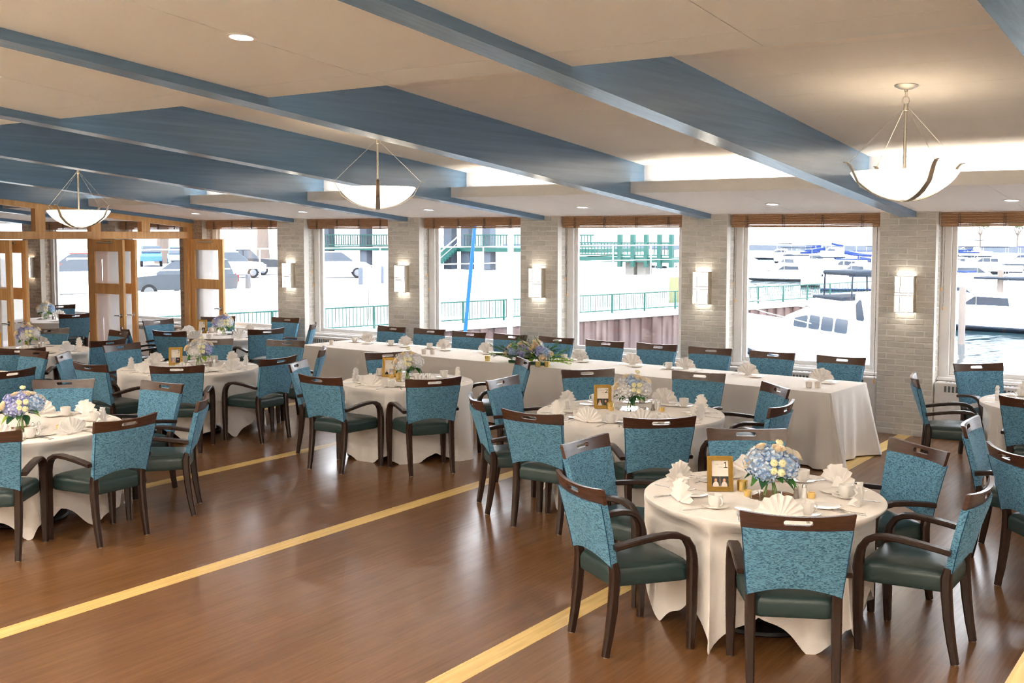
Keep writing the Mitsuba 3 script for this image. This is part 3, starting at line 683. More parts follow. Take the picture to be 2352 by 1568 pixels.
def cloth_rect(l, w, drop, seed):
    rg = np.random.default_rng(seed)
    R = .012; pts = []; nrm = []; cor = []
    def seg(p0, p1, n, k):
        for q in np.linspace(0, 1, k, endpoint=False): pts.append(np.array(p0) * (1 - q) + np.array(p1) * q); nrm.append(n); cor.append(min(q, 1 - q) * np.linalg.norm(np.array(p1) - p0))
    cs = [(l / 2, -w / 2), (l / 2, w / 2), (-l / 2, w / 2), (-l / 2, -w / 2)]
    ns = [(1, 0), (0, 1), (-1, 0), (0, -1)]
    for i in range(4):
        a, b = np.array(cs[i]), np.array(cs[(i + 1) % 4]); d = (b - a) / np.linalg.norm(b - a)
        seg(a + d * R, b - d * R, ns[i], 30 if i % 2 == 0 else 160)
        n0, n1 = np.array(ns[i]), np.array(ns[(i + 1) % 4])
        for q in np.linspace(0, 1, 12, endpoint=False):
            n = n0 * math.cos(q * PI / 2) + n1 * math.sin(q * PI / 2); pts.append(b - d * R - np.array(n1) * R * -0 + 0 * n); nrm.append(tuple(n)); cor.append(0)
            pts[-1] = b - np.array(ns[i]) * R - np.array(ns[(i + 1) % 4]) * R * 1.0 + n * R
    p, nn, c = np.array(pts), np.array(nrm), np.array(cor)
    s_ = np.concatenate([[0], np.cumsum(np.linalg.norm(np.diff(p, axis=0), axis=1))])
    ph = rg.uniform(0, 6, 5)
    fold = .010 * np.sin(s_ * 5 + ph[0]) + .007 * np.sin(s_ * 11 + ph[1]) + .035 * np.exp(-(c / .22) ** 2) * np.cos(s_ * 30 + ph[2]) + .02 * (np.abs(nn[:, 0]) > .7) * np.sin(s_ * 22 + ph[3])
    flare = .02 + .16 * np.exp(-(c / .16) ** 2)
    rows = []
    for q in (0, .5, .96): rows.append(np.column_stack([p * q, np.zeros(len(p))]))
    rows.append(np.column_stack([p - nn * .004, np.full(len(p), -.001)])); rows.append(np.column_stack([p, np.full(len(p), -.006)]))
    for q in np.linspace(.04, 1, 14):
        z = drop * q
        off = (flare * q + fold * q ** .8)
        rows.append(np.column_stack([p + nn * off[:, None], np.full(len(p), -.006 - z)]))
    A = np.array(rows); return surf(np.concatenate([A, A[:, :1]], 1))
solo('tablecloth', P(push(xf(cloth_rect(hl + .01, hd + .01, .735, 5), HT @ T().translate([0, 0, TZ])), [(x, y, 270) for x, y in HEADS], .66), 'linen', smooth=30), 'white cloth covering the long head table down to the floor', 'tablecloth', group='tablecloths')

# ---------------------------------------------------------------- tableware
def napkin_mesh():
    n, R, A = 18, 0.135, []
    for i in range(n + 1):
        a = math.radians(8 + 164 * i / n); zig = (0.011 if i % 2 else -0.011)
        ray = []
        for q in (0.08, .4, .75, 1.0):
            r = R * q * (1 + .05 * math.sin(i * 1.7)); lean = .10 * q * R
            ray.append([-r * math.cos(a), zig * q * 1.2 + lean, 0.004 + r * math.sin(a)])
        A.append(ray)
    A = np.array(A); back = A + [0, .003, 0]
    foot = np.array([[[-.045, .0, .003], [-.02, .0, .055]], [[0, .075, .002], [0, .03, .07]], [[.045, .0, .003], [.02, .0, .055]]])
    return cat(slab(A, back), surf(foot), surf(foot + [0, .002, 0], True))
NAPKIN = P(napkin_mesh(), 'napkin_cloth', smooth=25)
CUP = P(lathe([(0, .004), (.028, .0), (.030, .003), (.040, .02), (.0425, .05), (.043, .072), (.0410, .072), (.040, .05), (.037, .02), (.02, .008), (0, .007)], 24), 'china', smooth=40)
_a = np.linspace(-1.35, 1.35, 11)
HANDLE = P(tube(np.stack([.041 + .026 * np.cos(_a), 0 * _a, .040 + .025 * np.sin(_a)], 1), .0042, 6), 'china', smooth=60)
SAUCER = P(lathe([(0, 0), (.04, 0), (.045, .004), (.078, .014), (.079, .016), (.045, .0075), (0, .006)], 28), 'china', smooth=40)
PLATE = P(lathe([(0, 0), (.05, 0), (.056, .004), (.085, .012), (.0865, .014), (.056, .008), (0, .006)], 28), 'china', smooth=40)
def flat(poly, t=.0022, bend=0.0):
    v, f = extrude(poly, t); v = v.copy(); v[:, 2] += bend * np.clip((v[:, 1] - .07) / .06, 0, 1) ** 2 * .01; return (v, f)
_tines = [sg.box(x - .0016, .145, x + .0016, .195) for x in (-.0095, -.0032, .0032, .0095)]
FORK = P(flat(shapely.union_all([sg.Polygon([(-.006, 0), (.006, 0), (.0035, .06), (.003, .11), (-.003, .11), (-.0035, .06)]), sg.Polygon([(-.003, .105), (.003, .105), (.011, .13), (.0112, .15), (-.0112, .15), (-.011, .13)])] + _tines), bend=.6), 'steel', smooth=30)
KNIFE = P(flat(shapely.union_all([sg.Polygon([(-.007, 0), (.007, 0), (.0055, .1), (-.0055, .1)]), sg.Polygon([(-.006, .098), (.005, .098), (.0085, .13), (.007, .2), (0, .225), (-.006, .2)])]), .004), 'steel', smooth=30)
SPOON = P(flat(shapely.union_all([sg.Polygon([(-.005, 0), (.005, 0), (.0025, .06), (.0025, .115), (-.0025, .115), (-.0025, .06)]), shapely.affinity.scale(sg.Point(0, .135).buffer(.02, quad_segs=6), .72, 1.2)])), 'steel', smooth=30)
FLOWERS = [(-2.45, 6.24), (-4.73, 8.68), (-7.66, 9.03), (-10.58, 8.62), (-13.52, 11.49), (-14.22, 8.63), (-8.26, 4.95), (-18.75, 11.75)]
FRAMES = [(-2.75, 6.18), (-4.95, 8.54), (-7.99, 9.10), (-10.83, 8.47), (-13.98, 11.45), (-14.55, 8.35)]
SHAKERS = [(-2.27, 6.315), (-4.50, 8.75), (-7.42, 9.11), (-10.36, 8.66), (-13.3, 11.55), (-14.0, 8.72), (-8.03, 4.95), (-18.5, 11.8), (-2.6, 6.2), (-8.02, 5.12), (-8.35, 4.72)]
def setting(x, y, deg, where, items, seed):
    """one place setting: (x, y) on the table's edge, deg the way towards the table's middle"""
    r = random.Random(seed); base = place(x, y, TZ, deg - 90)
    J = lambda a: r.uniform(-a, a)
    def at(dx, dy, rot=0.0, z=0.0006): return base @ T().translate([dx, dy, z]).rotate([0, 0, 1], rot)
    def free(dx, dy, rad):
        a = math.radians(deg - 90); px, py = x + dx * math.cos(a) - dy * math.sin(a), y + dx * math.sin(a) + dy * math.cos(a)
        return all(math.hypot(px - q[0], py - q[1]) > rad + R for L, R in ((FLOWERS, .165), (FRAMES, .10), (SHAKERS, .05)) for q in L)
    def spot(dx, dy, rad):
        for ddx, ddy in ((0, 0), (0, -.06), (0, -.12), (.06, -.1), (-.06, -.1), (.1, -.05), (-.1, -.05), (0, -.16)):
            if free(dx + ddx, dy + ddy, rad): return dx + ddx, dy + ddy
        return None
    def one(name, shp, label, c, tw, group): return solo(name, shp, label + ' ' + where, c, tw, group)
    if 'n' in items: one('napkin', NAPKIN, 'white napkin folded as a fan', 'napkin', at(J(.02), .13 + J(.01), J(9)), 'fan-folded napkins')
    q = spot(-.14 + J(.02), .30 + J(.02), .09)
    if 'p' in items and q: one('bread_plate', PLATE, 'small round white bread plate', 'plate', at(*q), 'bread plates')
    q = spot(.17 + J(.02), .25 + J(.02), .08)
    if 'c' in items and q:
        px, py, ro = q[0], q[1], J(50)
        one('saucer', SAUCER, 'white saucer under the coffee cup', 'saucer', at(px, py), 'saucers')
        k = thing('coffee_cup', 'white coffee cup on its saucer ' + where, 'cup', 'coffee cups')
        tw = at(px, py, ro, .0072); scene[k + '__body'] = dict(CUP, to_world=tw); scene[k + '__handle'] = dict(HANDLE, to_world=tw)
    if 'f' in items: one('fork', FORK, 'silver fork left of the napkin', 'fork', at(-.175 + J(.01), .07 + J(.02), J(6)), 'forks')
    if 'g' in items: one('fork', FORK, 'second silver fork, outermost left of the napkin', 'fork', at(-.21 + J(.01), .075 + J(.02), J(8)), 'forks')
    if 'k' in items: one('knife', KNIFE, 'silver knife right of the napkin', 'knife', at(.155 + J(.008), .04 + J(.02), J(6)), 'knives')
    q = spot(-.03, .24, .08)
    if 's' in items and q: one('spoon', SPOON, 'silver teaspoon above the napkin', 'spoon', at(q[0], q[1], 75 + J(25)), 'spoons')
ITEMS = {'1': 'npcfgks', '2': 'npcfgks', '6': 'npcfks', '7': 'npcfks', '8': 'npck', '5': 'npck', '4': 'npcfgks', '9': 'npc', 'R': 'npcfk', 'S': '', 'L': ''}
for t, (cx, cy, r, desc, seats) in TABLES.items():
    for j, ((x, y, d), nm) in enumerate(zip(seats, seat_names[t])):
        dx, dy = x - cx, y - cy; q = math.hypot(dx, dy); dx, dy = dx / q, dy / q
        short = {'1': 'table one', '2': 'table two', '6': 'the middle table', '7': 'table seven', '8': 'table eight', '5': 'the left table', '4': 'the lilac-flower table', '9': 'the table beyond the partition', 'R': 'the right-edge table'}.get(t, desc)
        setting(cx + r * dx, cy + r * dy, math.degrees(math.atan2(-dy, -dx)), 'on %s, %s' % (short, nm), ITEMS[t], 100 * ord(t) + j)
for i, (x, y) in enumerate(HEADS):
    dy = 11.37 + .5 - math.tan(math.radians(2.9)) * (x - hm)
    setting(x, dy - .03, 270, 'on the head table, %s from the right' % ORD[9 - i], 'npkf' + ('c' if i in (0, 1, 2, 5, 7) else ''), 900 + i)

# ---------------------------------------------------------------- flowers
def petal_patch(w, l, cup, n=4):
    u, v = np.meshgrid(np.linspace(-1, 1, 3), np.linspace(0, 1, n), indexing='ij')
    width = w * np.sqrt(np.clip(1 - (2 * v - 1) ** 2, 0.05, 1))
    return np.stack([u * width / 2, v * l, cup * (v ** 2 + .3 * u ** 2)], -1)
def aim(n, roll):
    n = np.asarray(n, float) / np.linalg.norm(n); a = np.cross(n, [0.3, 0.7, 0.2]); a /= np.linalg.norm(a); b = np.cross(n, a)
    M = np.eye(4); M[:3, 0] = a * math.cos(roll) + b * math.sin(roll); M[:3, 1] = -a * math.sin(roll) + b * math.cos(roll); M[:3, 2] = n; return M
def fib(n):
    i = np.arange(n) + .5; ph = np.arccos(1 - 2 * i / n); th = PI * (1 + 5 ** .5) * i
    return np.stack([np.cos(th) * np.sin(ph), np.sin(th) * np.sin(ph), np.cos(ph)], 1)
def hydrangea(seed):
    r = random.Random(seed); ms = [(trimesh.creation.icosphere(2, .80).vertices, trimesh.creation.icosphere(2, .80).faces)]
    for d in fib(64):
        if d[2] < -.75: continue
        rad = 1 + r.uniform(-.07, .05); M = aim(d + np.array([r.uniform(-.2, .2) for _ in range(3)]), r.uniform(0, 6)); M[:3, 3] = d * rad
        for q in range(4):
            A = petal_patch(.22, .21, .05, 3); c, s = math.cos(q * PI / 2), math.sin(q * PI / 2)
            A = np.stack([A[..., 0] * c - A[..., 1] * s, A[..., 0] * s + A[..., 1] * c, A[..., 2]], -1)
            ms.append(xf(surf(A), M))
    return cat(*ms)
def rose(seed):
    r = random.Random(seed); ms = []
    for ring, (n, rad, h, open_) in enumerate(((3, .22, .75, .02), (5, .42, .72, .12), (6, .60, .66, .16), (7, .76, .58, .26))):
        for k in range(n):
            a = 2 * PI * k / n + ring * .6 + r.uniform(-.1, .1)
            u, v = np.meshgrid(np.linspace(-1, 1, 4), np.linspace(0, 1, 4), indexing='ij')
            half = 1.25 * PI / n
            rr = rad * (.45 + .55 * np.sqrt(v)) + open_ * v ** 3 - .05 * u ** 2
            A = np.stack([rr * np.cos(a + u * half), rr * np.sin(a + u * half), -.35 + h * 1.25 * v - .10 * u ** 2 * v - open_ * .25 * v ** 4], -1)
            ms.append(surf(A))
    b = trimesh.creation.icosphere(2, .42); ms.append((b.vertices * [1, 1, .9], b.faces))
    return cat(*ms)
def mum(seed):
    r = random.Random(seed); ms = []
    for d in fib(110):
        if d[2] < -.15: continue
        M = aim(d, r.uniform(0, 6)); M[:3, 3] = d * np.array([.75, .75, .5])
        ms.append(xf(surf(petal_patch(.24, .32, .10, 3)), M))
    b = trimesh.creation.icosphere(2, .78); ms.append((b.vertices * [1, 1, .66], b.faces))
    return cat(*ms)
def leaf_mesh():
    u, v = np.meshgrid(np.linspace(-1, 1, 5), np.linspace(0, 1, 7), indexing='ij')
    w = np.sin(PI * np.clip(v, .02, 1) ** .8) * .29
    A = np.stack([u * w, v, .12 * np.abs(u) * w / .29 - .22 * v ** 2], -1)
    return slab(A, A - [0, 0, .008])
HYD = {c: [P(hydrangea(s), 'petal_' + c, smooth=False) for s in (1, 2)] for c in ('blue', 'lilac', 'white')}
ROSE = [P(rose(s), 'petal_cream', smooth=True) for s in (1, 2)]
MUM = P(mum(3), 'petal_ivory', smooth=False); HEART = P(xf(lathe([(.2, .5), (.17, .56), (0, .6)], 10), np.eye(4)), 'petal_heart')
LEAF = {c: P(leaf_mesh(), 'leaf_' + c, smooth=40) for c in ('green', 'lime', 'deep')}
def Mx(M): return T(np.asarray(M, float).tolist()) if not hasattr(M, 'matrix') else M
def put_at(key, shp, base, pos, nrm, roll, s):
    M = aim(nrm, roll); M[:3, :3] *= s; M[:3, 3] = pos
    return put(key, shp, base @ Mx(M))
def bouquet(x, y, label, cols, seed, scale=1.0):
    r = random.Random(seed); deg = math.degrees(math.atan2(y, x)) - 90
    base = place(x, y, TZ + .0005, deg)
    md = solo('mirror_disc', P(lathe([(0, 0), (.150, 0), (.152, .002), (.150, .004), (0, .004)], 40), 'mirror'), 'round mirror under the vase on ' + label.split(' on ')[-1].split(' in a glass vase ')[-1], 'mirror', base, 'table mirrors')
    k = thing('flower_arrangement', label, 'flowers', 'table flower arrangements')
    base = base @ T().translate([0, 0, .0045]).scale(scale)
    scene[k + '__vase'] = dict(P(lathe([(0, .001), (.064, .001), (.066, .006), (.066, .115)], 32), 'vase_glass', smooth=40), to_world=base)
    scene[k + '__water'] = dict(P(lathe([(0, .085), (.060, .085)], 28), 'water_clear'), to_world=base)
    for q in range(7):
        a = r.uniform(0, 6.3); rr = r.uniform(.02, .055)
        put(k + '__stem', P(tube([[rr * math.cos(a), rr * math.sin(a), .006], [rr * .2 * math.cos(a), rr * .2 * math.sin(a), .12], [-.03 * math.cos(a), -.03 * math.sin(a), .19]], .0032, 6), 'stem_green'), base)
    C = np.array([0, 0, .17])
    hs = [(-.085, -.02, .185, .078), (-.035, -.08, .170, .072), (.088, -.035, .195, .076), (.0, .075, .205, .085), (.02, -.02, .240, .070), (-.075, .05, .21, .062)]
    for q, (hx, hy, hz, s) in enumerate(hs):
        p = np.array([hx, hy, hz]) + [r.uniform(-.012, .012) for _ in range(3)]
        kk = put_at(k + '__hydrangea', HYD[cols[q % len(cols)]][q % 2], base, p, p - C, r.uniform(0, 6), s)
        labels[kk] = {'label': {'blue': 'pale blue', 'lilac': 'lilac blue', 'white': 'white'}[cols[q % len(cols)]] + ' hydrangea head'}
    for q, (hx, hy, hz, s) in enumerate([(-.132, -.055, .205, .046), (.045, -.045, .288, .043), (.140, .02, .235, .042), (-.05, .0, .285, .038), (.10, .075, .26, .038)]):
        p = np.array([hx, hy, hz]) + [r.uniform(-.01, .01) for _ in range(3)]
        put_at(k + '__rose', ROSE[q % 2], base, p, p - C + [0, 0, .05], r.uniform(0, 6), s)
    ox, oz = r.uniform(-.03, .03), r.uniform(-.01, .02)
    for q, (hx, hy, hz, s) in enumerate([(.0, -.125, .225, .027), (.048, -.125, .225, .028), (.0, -.135, .180, .026), (.043, -.138, .172, .028), (.03, .0, .325, .028)]):
        p = np.array([hx + ox, hy, hz + oz]); kk = put_at(k + '__chrysanthemum', MUM, base, p, p - C, r.uniform(0, 6), s); M = aim(p - C, 0); M[:3, :3] *= s; M[:3, 3] = p
        scene[kk + '__heart'] = dict(HEART, to_world=base @ Mx(M))
    for q in range(11):
        a = 2 * PI * q / 11 + r.uniform(-.25, .25); rr = r.uniform(.05, .085); z = r.uniform(.115, .15); L = r.uniform(.085, .125)
        M = np.eye(4); c, s = math.cos(a), math.sin(a)
        d = np.array([c, s, r.uniform(-.75, .1)]); d /= np.linalg.norm(d); sd = np.array([-s, c, 0]); up = np.cross(sd, d) * -1
        M[:3, 0] = -sd * L; M[:3, 1] = d * L; M[:3, 2] = np.cross(-sd, d) * L; M[:3, 3] = [rr * c, rr * s, z]
        put(k + '__leaf', LEAF[r.choice(['green', 'green', 'lime', 'deep'])], base @ Mx(M))
bouquet(-2.45, 6.24, 'pale blue hydrangeas and cream roses in a glass vase on the front table', ['blue', 'blue', 'blue', 'blue', 'blue', 'white'], 11)
bouquet(-4.73, 8.68, 'white hydrangeas and cream chrysanthemums in a glass vase on table number two', ['white', 'white', 'white', 'white', 'blue'], 12)
bouquet(-7.66, 9.03, 'all white hydrangeas in a glass vase on the middle table by the head table', ['white'], 13)
bouquet(-10.58, 8.62, 'cream roses and white hydrangeas in a glass vase on table number seven', ['white', 'white', 'lilac', 'white', 'white'], 14)
bouquet(-13.52, 11.49, 'lilac and white hydrangeas in a glass vase on table number eight', ['lilac', 'white', 'white', 'lilac', 'lilac'], 15)
bouquet(-14.22, 8.63, 'lilac hydrangeas in a glass vase on the left table before the oak doors', ['lilac', 'white', 'white', 'lilac', 'lilac'], 16)
bouquet(-8.26, 4.95, 'lilac and blue hydrangeas in a glass vase on the left front table', ['lilac', 'lilac', 'blue', 'blue', 'lilac'], 17)
bouquet(-18.75, 11.75, 'white and pale blue hydrangeas in a glass vase beyond the oak partition', ['white', 'white', 'blue'], 18)
# the long arrangement on the head table
def sprig():
    ms = [tube([[0, 0, 0], [0, .12, .02], [0, .22, .0]], .0022, 5)]; lf = leaf_mesh()
    for q in range(9):
        s = (-1) ** q; M = np.eye(4); a = s * (.9 - .04 * q); L = .062 - .003 * q
        M[:3, 0] = [math.cos(a) * L, -math.sin(a) * L * -1, 0]; M[:3, 1] = [math.sin(a) * L, math.cos(a) * L, .2 * L]; M[:3, 2] = [0, 0, L]; M[:3, 3] = [0, .03 + .022 * q, .012]
        ms.append(xf(lf, M))
    return cat(*ms)
SPRIG = {c: P(sprig(), 'leaf_' + c, smooth=40) for c in ('green', 'deep', 'lime')}
k = thing('flower_garland', 'long low arrangement of blue hydrangeas, cream roses and greenery on the head table', 'flowers')
r_ = random.Random(5); gb = place(-7.42, 10.98 + .03, TZ + .001, hrot)
scene[k + '__tray'] = dict(P(box(-.28, .28, -.05, .05, 0, .03, .006), 'leaf_deep'), to_world=gb)
for q in range(84):
    a = r_.uniform(0, 2 * PI); px = r_.uniform(-.30, .30); d = np.array([math.cos(a) + (2.2 * px), math.sin(a) * .8, r_.uniform(-.15, .7)]); d /= np.linalg.norm(d)
    s = np.cross(d, [0, 0, 1.0]); s /= np.linalg.norm(s); M = np.eye(4); sc = r_.uniform(.95, 1.45)
    M[:3, 0] = s * sc; M[:3, 1] = d * sc; M[:3, 2] = np.cross(s, d) * sc; M[:3, 3] = [px, r_.uniform(-.03, .03), r_.uniform(.04, .10)]
    put(k + '__sprig', SPRIG[r_.choice(['green', 'deep', 'deep', 'lime'])], gb @ Mx(M))
for q, (hx, hy, hz, s, c) in enumerate([(-.31, -.03, .14, .055, 'lilac'), (-.20, -.07, .13, .065, 'blue'), (-.02, -.08, .15, .085, 'lilac'), (.22, -.05, .16, .075, 'lilac'), (.30, -.06, .15, .065, 'blue'), (-.12, .05, .19, .07, 'white'), (.10, .05, .22, .07, 'white'), (.02, .0, .20, .06, 'white')]):
    kk = put_at(k + '__hydrangea', HYD[c][q % 2], gb, [hx, hy, hz], [hx * .6, hy * 2, .15], r_.uniform(0, 6), s); labels[kk] = {'label': {'blue': 'blue', 'lilac': 'lilac blue', 'white': 'white'}[c] + ' hydrangea head'}
for q, (hx, hy, hz, s) in enumerate([(-.25, -.05, .20, .035), (-.27, -.11, .11, .036), (-.10, -.03, .24, .04), (-.03, -.02, .23, .04), (.10, -.06, .21, .045), (.11, .0, .27, .042), (.14, -.02, .25, .04), (.30, -.12, .10, .043), (.36, -.05, .15, .03)]):
    put_at(k + '__rose', ROSE[q % 2], gb, [hx, hy, hz], [hx * .5, hy * 2 - .1, .2], r_.uniform(0, 6), s * 1.2)
for q in range(16):
    a = r_.uniform(PI, 2 * PI) if q < 11 else r_.uniform(0, PI); px = r_.uniform(-.3, .32); d = np.array([math.cos(a) * .8, math.sin(a), r_.uniform(-.35, .3)]); d /= np.linalg.norm(d); L = r_.uniform(.09, .13)
    s = np.cross(d, [0, 0, 1.0]); s /= np.linalg.norm(s); M = np.eye(4)
    M[:3, 0] = s * L; M[:3, 1] = d * L; M[:3, 2] = np.cross(s, d) * L; M[:3, 3] = [px, -.05 * (1 if q < 11 else -1), r_.uniform(.05, .10)]
    put(k + '__leaf', LEAF[r_.choice(['green', 'lime', 'deep'])], gb @ Mx(M))
# votives
VOT = lathe([(0, .002), (.026, .0), (.030, .004), (.034, .062), (.0315, .062), (.028, .01), (0, .008)], 22)
SMALL = lathe([(0, .001), (.02, 0), (.022, .003), (.0245, .034), (.022, .034), (.020, .008), (0, .006)], 20)
def votive(x, y, tall, m, label):
    k = thing('votive_candle', label, 'candle', 'votive candles')
    tw = place(x, y, TZ + .001)
    scene[k + '__cup'] = dict(P(VOT if tall else SMALL, m, smooth=40), to_world=tw)
    scene[k + '__wax'] = dict(P(lathe([(0, .009), (.026 if tall else .0195, .009), (.027 if tall else .020, .03 if tall else .02), (0, .03 if tall else .02)], 16), 'petal_cream'), to_world=tw)
votive(-2.645, 6.27, True, 'gold', 'tall gold mirrored votive beside the picture frame on table one')
votive(-2.565, 6.165, False, 'amber_glass', 'small amber glass votive in front of the tall gold one on table one')
votive(-2.23, 6.33, False, 'amber_glass', 'small amber glass votive behind the salt shaker on table one')
votive(-4.88, 8.55, True, 'gold', 'tall gold votive beside the picture frame on table two')
votive(-4.83, 8.49, False, 'amber_glass', 'small amber votive left of the flowers on table two')
votive(-4.44, 8.71, False, 'amber_glass', 'small amber votive at the salt shaker on table two')
votive(-7.90, 9.04, False, 'amber_glass', 'small amber votive in front of the picture frame on the middle table')
votive(-7.83, 9.08, True, 'amber_glass', 'tall amber votive at the picture frame on the middle table')
votive(-8.02, 5.12, False, 'amber_glass', 'small amber votive right of the flowers on the left front table')
votive(-8.35, 4.72, True, 'amber_glass', 'tall amber votive left of the flowers on the left front table')
votive(-10.66, 8.38, False, 'frosted_votive', 'small frosted votive beside the frame on table seven')
votive(-13.9, 11.35, True, 'frosted_votive', 'tall frosted votive beside the frame on table eight')
for x, y, m, lb in [(-8.02, 10.98, 'gold', 'small gold votive left of the long flower arrangement'), (-7.17, 10.83, 'gold', 'gold votive in front of the long arrangement, the left one'), (-7.07, 10.88, 'gold', 'gold votive in front of the long arrangement, the right one'),
                    (-3.90, 10.93, 'frosted_votive', 'frosted votive near the right end of the head table, the left one'), (-3.82, 10.97, 'frosted_votive', 'frosted votive near the right end of the head table, the right one'),
                    (-9.17, 11.14, 'frosted_votive', 'frosted votive of the pair left of the garland, left one'), (-9.06, 11.18, 'frosted_votive', 'frosted votive of the pair left of the garland, right one'), (-11.03, 11.33, 'frosted_votive', 'frosted votive at the left end of the head table')]:
    votive(x, y, True, m, lb)
# salt and pepper
SHK = lathe([(0, 0), (.019, 0), (.0195, .004), (.014, .03), (.0125, .062), (0, .062)], 16)
CAPM = lathe([(.0128, .060), (.0128, .074), (.009, .083), (0, .086)], 16)
def shaker(x, y, m, label):
    k = thing('salt_shaker' if m == 'salt_white' else 'pepper_shaker', label, 'shaker', 'salt and pepper shakers')
    tw = place(x, y, TZ + .001); scene[k + '__body'] = dict(P(SHK, m, smooth=40), to_world=tw); scene[k + '__cap'] = dict(P(CAPM, 'steel', smooth=40), to_world=tw)
for x, y, w in [(-2.27, 6.315, 'table one'), (-4.50, 8.75, 'table two'), (-7.42, 9.11, 'the middle table'), (-10.36, 8.66, 'table seven'), (-13.3, 11.55, 'table eight'), (-14.0, 8.72, 'the left table before the oak doors'), (-8.03, 4.95, 'the left front table'), (-18.5, 11.8, 'the table beyond the partition')]:
    shaker(x, y, 'salt_white', 'white salt shaker beside the flowers on ' + w)
    a = math.atan2(y, x) ; shaker(x - .045 * math.sin(a) * -1 * -1 - .02 * math.cos(a), y + .045 * math.cos(a) * -1 * -1 - .02 * math.sin(a), 'pepper_grey', 'grey pepper shaker beside the flowers on ' + w)
# gold picture frames with table numbers
def number_mesh(t, h): return meshkit.text_mesh(t, h, .0006)
def frame(x, y, num, turn, where, style):
    k = thing('picture_frame', 'gold picture frame with number card on ' + where, 'picture frame', 'gold table number frames')
    deg = math.degrees(math.atan2(y, x)) - 90 + turn
    base = place(x, y, TZ + .001, deg) @ T().rotate([1, 0, 0], -11)          # local: x right, z up, face towards -y
    W, H = .158, .215
    def ringm(w0, h0, w1, h1, y0, y1):
        o = sg.box(-w0 / 2, (H - h0) / 2, w0 / 2, (H + h0) / 2).difference(sg.box(-w1 / 2, (H - h1) / 2, w1 / 2, (H + h1) / 2))
        v, f = extrude(o, y1 - y0); return (np.stack([v[:, 0], -(v[:, 2] + y0), v[:, 1]], 1), f[:, ::-1] if False else f)
    scene[k + '__moulding'] = dict(P(cat(ringm(W, H, W - .022, H - .022, 0, .016), ringm(W - .022, H - .022, W - .036, H - .036, 0, .010), ringm(W - .036, H - .036, W - .056, H - .056, 0, .013)), 'gold_leaf'), to_world=base)
    w, h = W - .054, H - .054
    def plate(x0, x1, z0, z1, y): return box(x0, x1, -y - .0006, -y, z0, z1)
    zb_ = (H - h) / 2
    scene[k + '__card'] = dict(P(plate(-w / 2, w / 2, zb_, zb_ + h, .003), 'paper'), to_world=base)
    scene[k + '__backing'] = dict(P(cat(box(-W / 2 + .006, W / 2 - .006, 0, .004, .006, H - .006), xf(extrude(sg.Polygon([(0, .004), (.075, .004), (.03, .12), (0, .15)]), .05), np.array([[0, 0, 1, -.025], [1, 0, 0, .004], [0, 1, 0, 0], [0, 0, 0, 1.0]]))), 'easel_brown'), to_world=base)
    def text(t, hh, xx, zz, m, nm):
        tm = number_mesh(t, hh); v = np.array(tm.vertices); v[:, 0] -= v[:, 0].max()
        put(k + '__' + nm, P((np.stack([v[:, 0] + xx, -v[:, 2] - .0036, v[:, 1] + zz], 1), np.array(tm.faces)), m), base)
    text(num, .036, w / 2 - .006, zb_ + h - .046, 'ink', 'number')
    text('when we', .0085, w / 2 - .036, zb_ + h - .028, 'ink_light', 'lettering'); text('were', .0085, w / 2 - .036, zb_ + h - .045, 'ink_light', 'lettering')
    pw, ph = w / 2 - .002, .062
    for s in (-1, 1):
        cx = s * w / 4; bg, coat, skin = style[0 if s < 0 else 1]
        put(k + '__photo', P(plate(cx - pw / 2, cx + pw / 2, zb_ + .002, zb_ + .002 + ph, .0036), bg), base)
        body = shapely.affinity.scale(sg.Point(0, 0).buffer(1, quad_segs=8), .019, .030).intersection(sg.box(-1, -.001, 1, 1))
        v, f = extrude(shapely.affinity.translate(body, cx, zb_ + .003), .0004); put(k + '__photo_figure', P((np.stack([v[:, 0], -.0043 - v[:, 2], v[:, 1]], 1), f), coat), base)
        hd = shapely.affinity.scale(sg.Point(0, 0).buffer(1, quad_segs=8), .0085, .0105)
        v, f = extrude(shapely.affinity.translate(hd, cx, zb_ + .040), .0005); put(k + '__photo_face', P((np.stack([v[:, 0], -.0043 - v[:, 2], v[:, 1]], 1), f), skin), base)
frame(-2.75, 6.18, '1', 8, 'table number one', [('photo_dark', 'photo_pale', 'photo_skin'), ('photo_dark', 'photo_pale', 'photo_skin')])
frame(-4.95, 8.54, '2', 4, 'table number two', [('photo_dark', 'photo_pale', 'photo_skin'), ('photo_dark', 'photo_dark', 'photo_skin')])
frame(-7.99, 9.10, '6', -14, 'the middle table', [('photo_pale', 'photo_black', 'photo_skin'), ('photo_mid', 'photo_pale', 'photo_skin')])
frame(-10.83, 8.47, '7', -6, 'table number seven', [('photo_mid', 'photo_skin', 'photo_skin'), ('photo_black', 'photo_black', 'photo_skin')])
frame(-13.98, 11.45, '8', -16, 'table number eight', [('photo_pale', 'photo_skin', 'photo_pale'), ('photo_black', 'photo_mid', 'photo_skin')])
frame(-14.55, 8.35, '5', -10, 'the left table before the oak doors', [('photo_pale', 'photo_mid', 'photo_skin'), ('photo_mid', 'photo_black', 'photo_skin')])

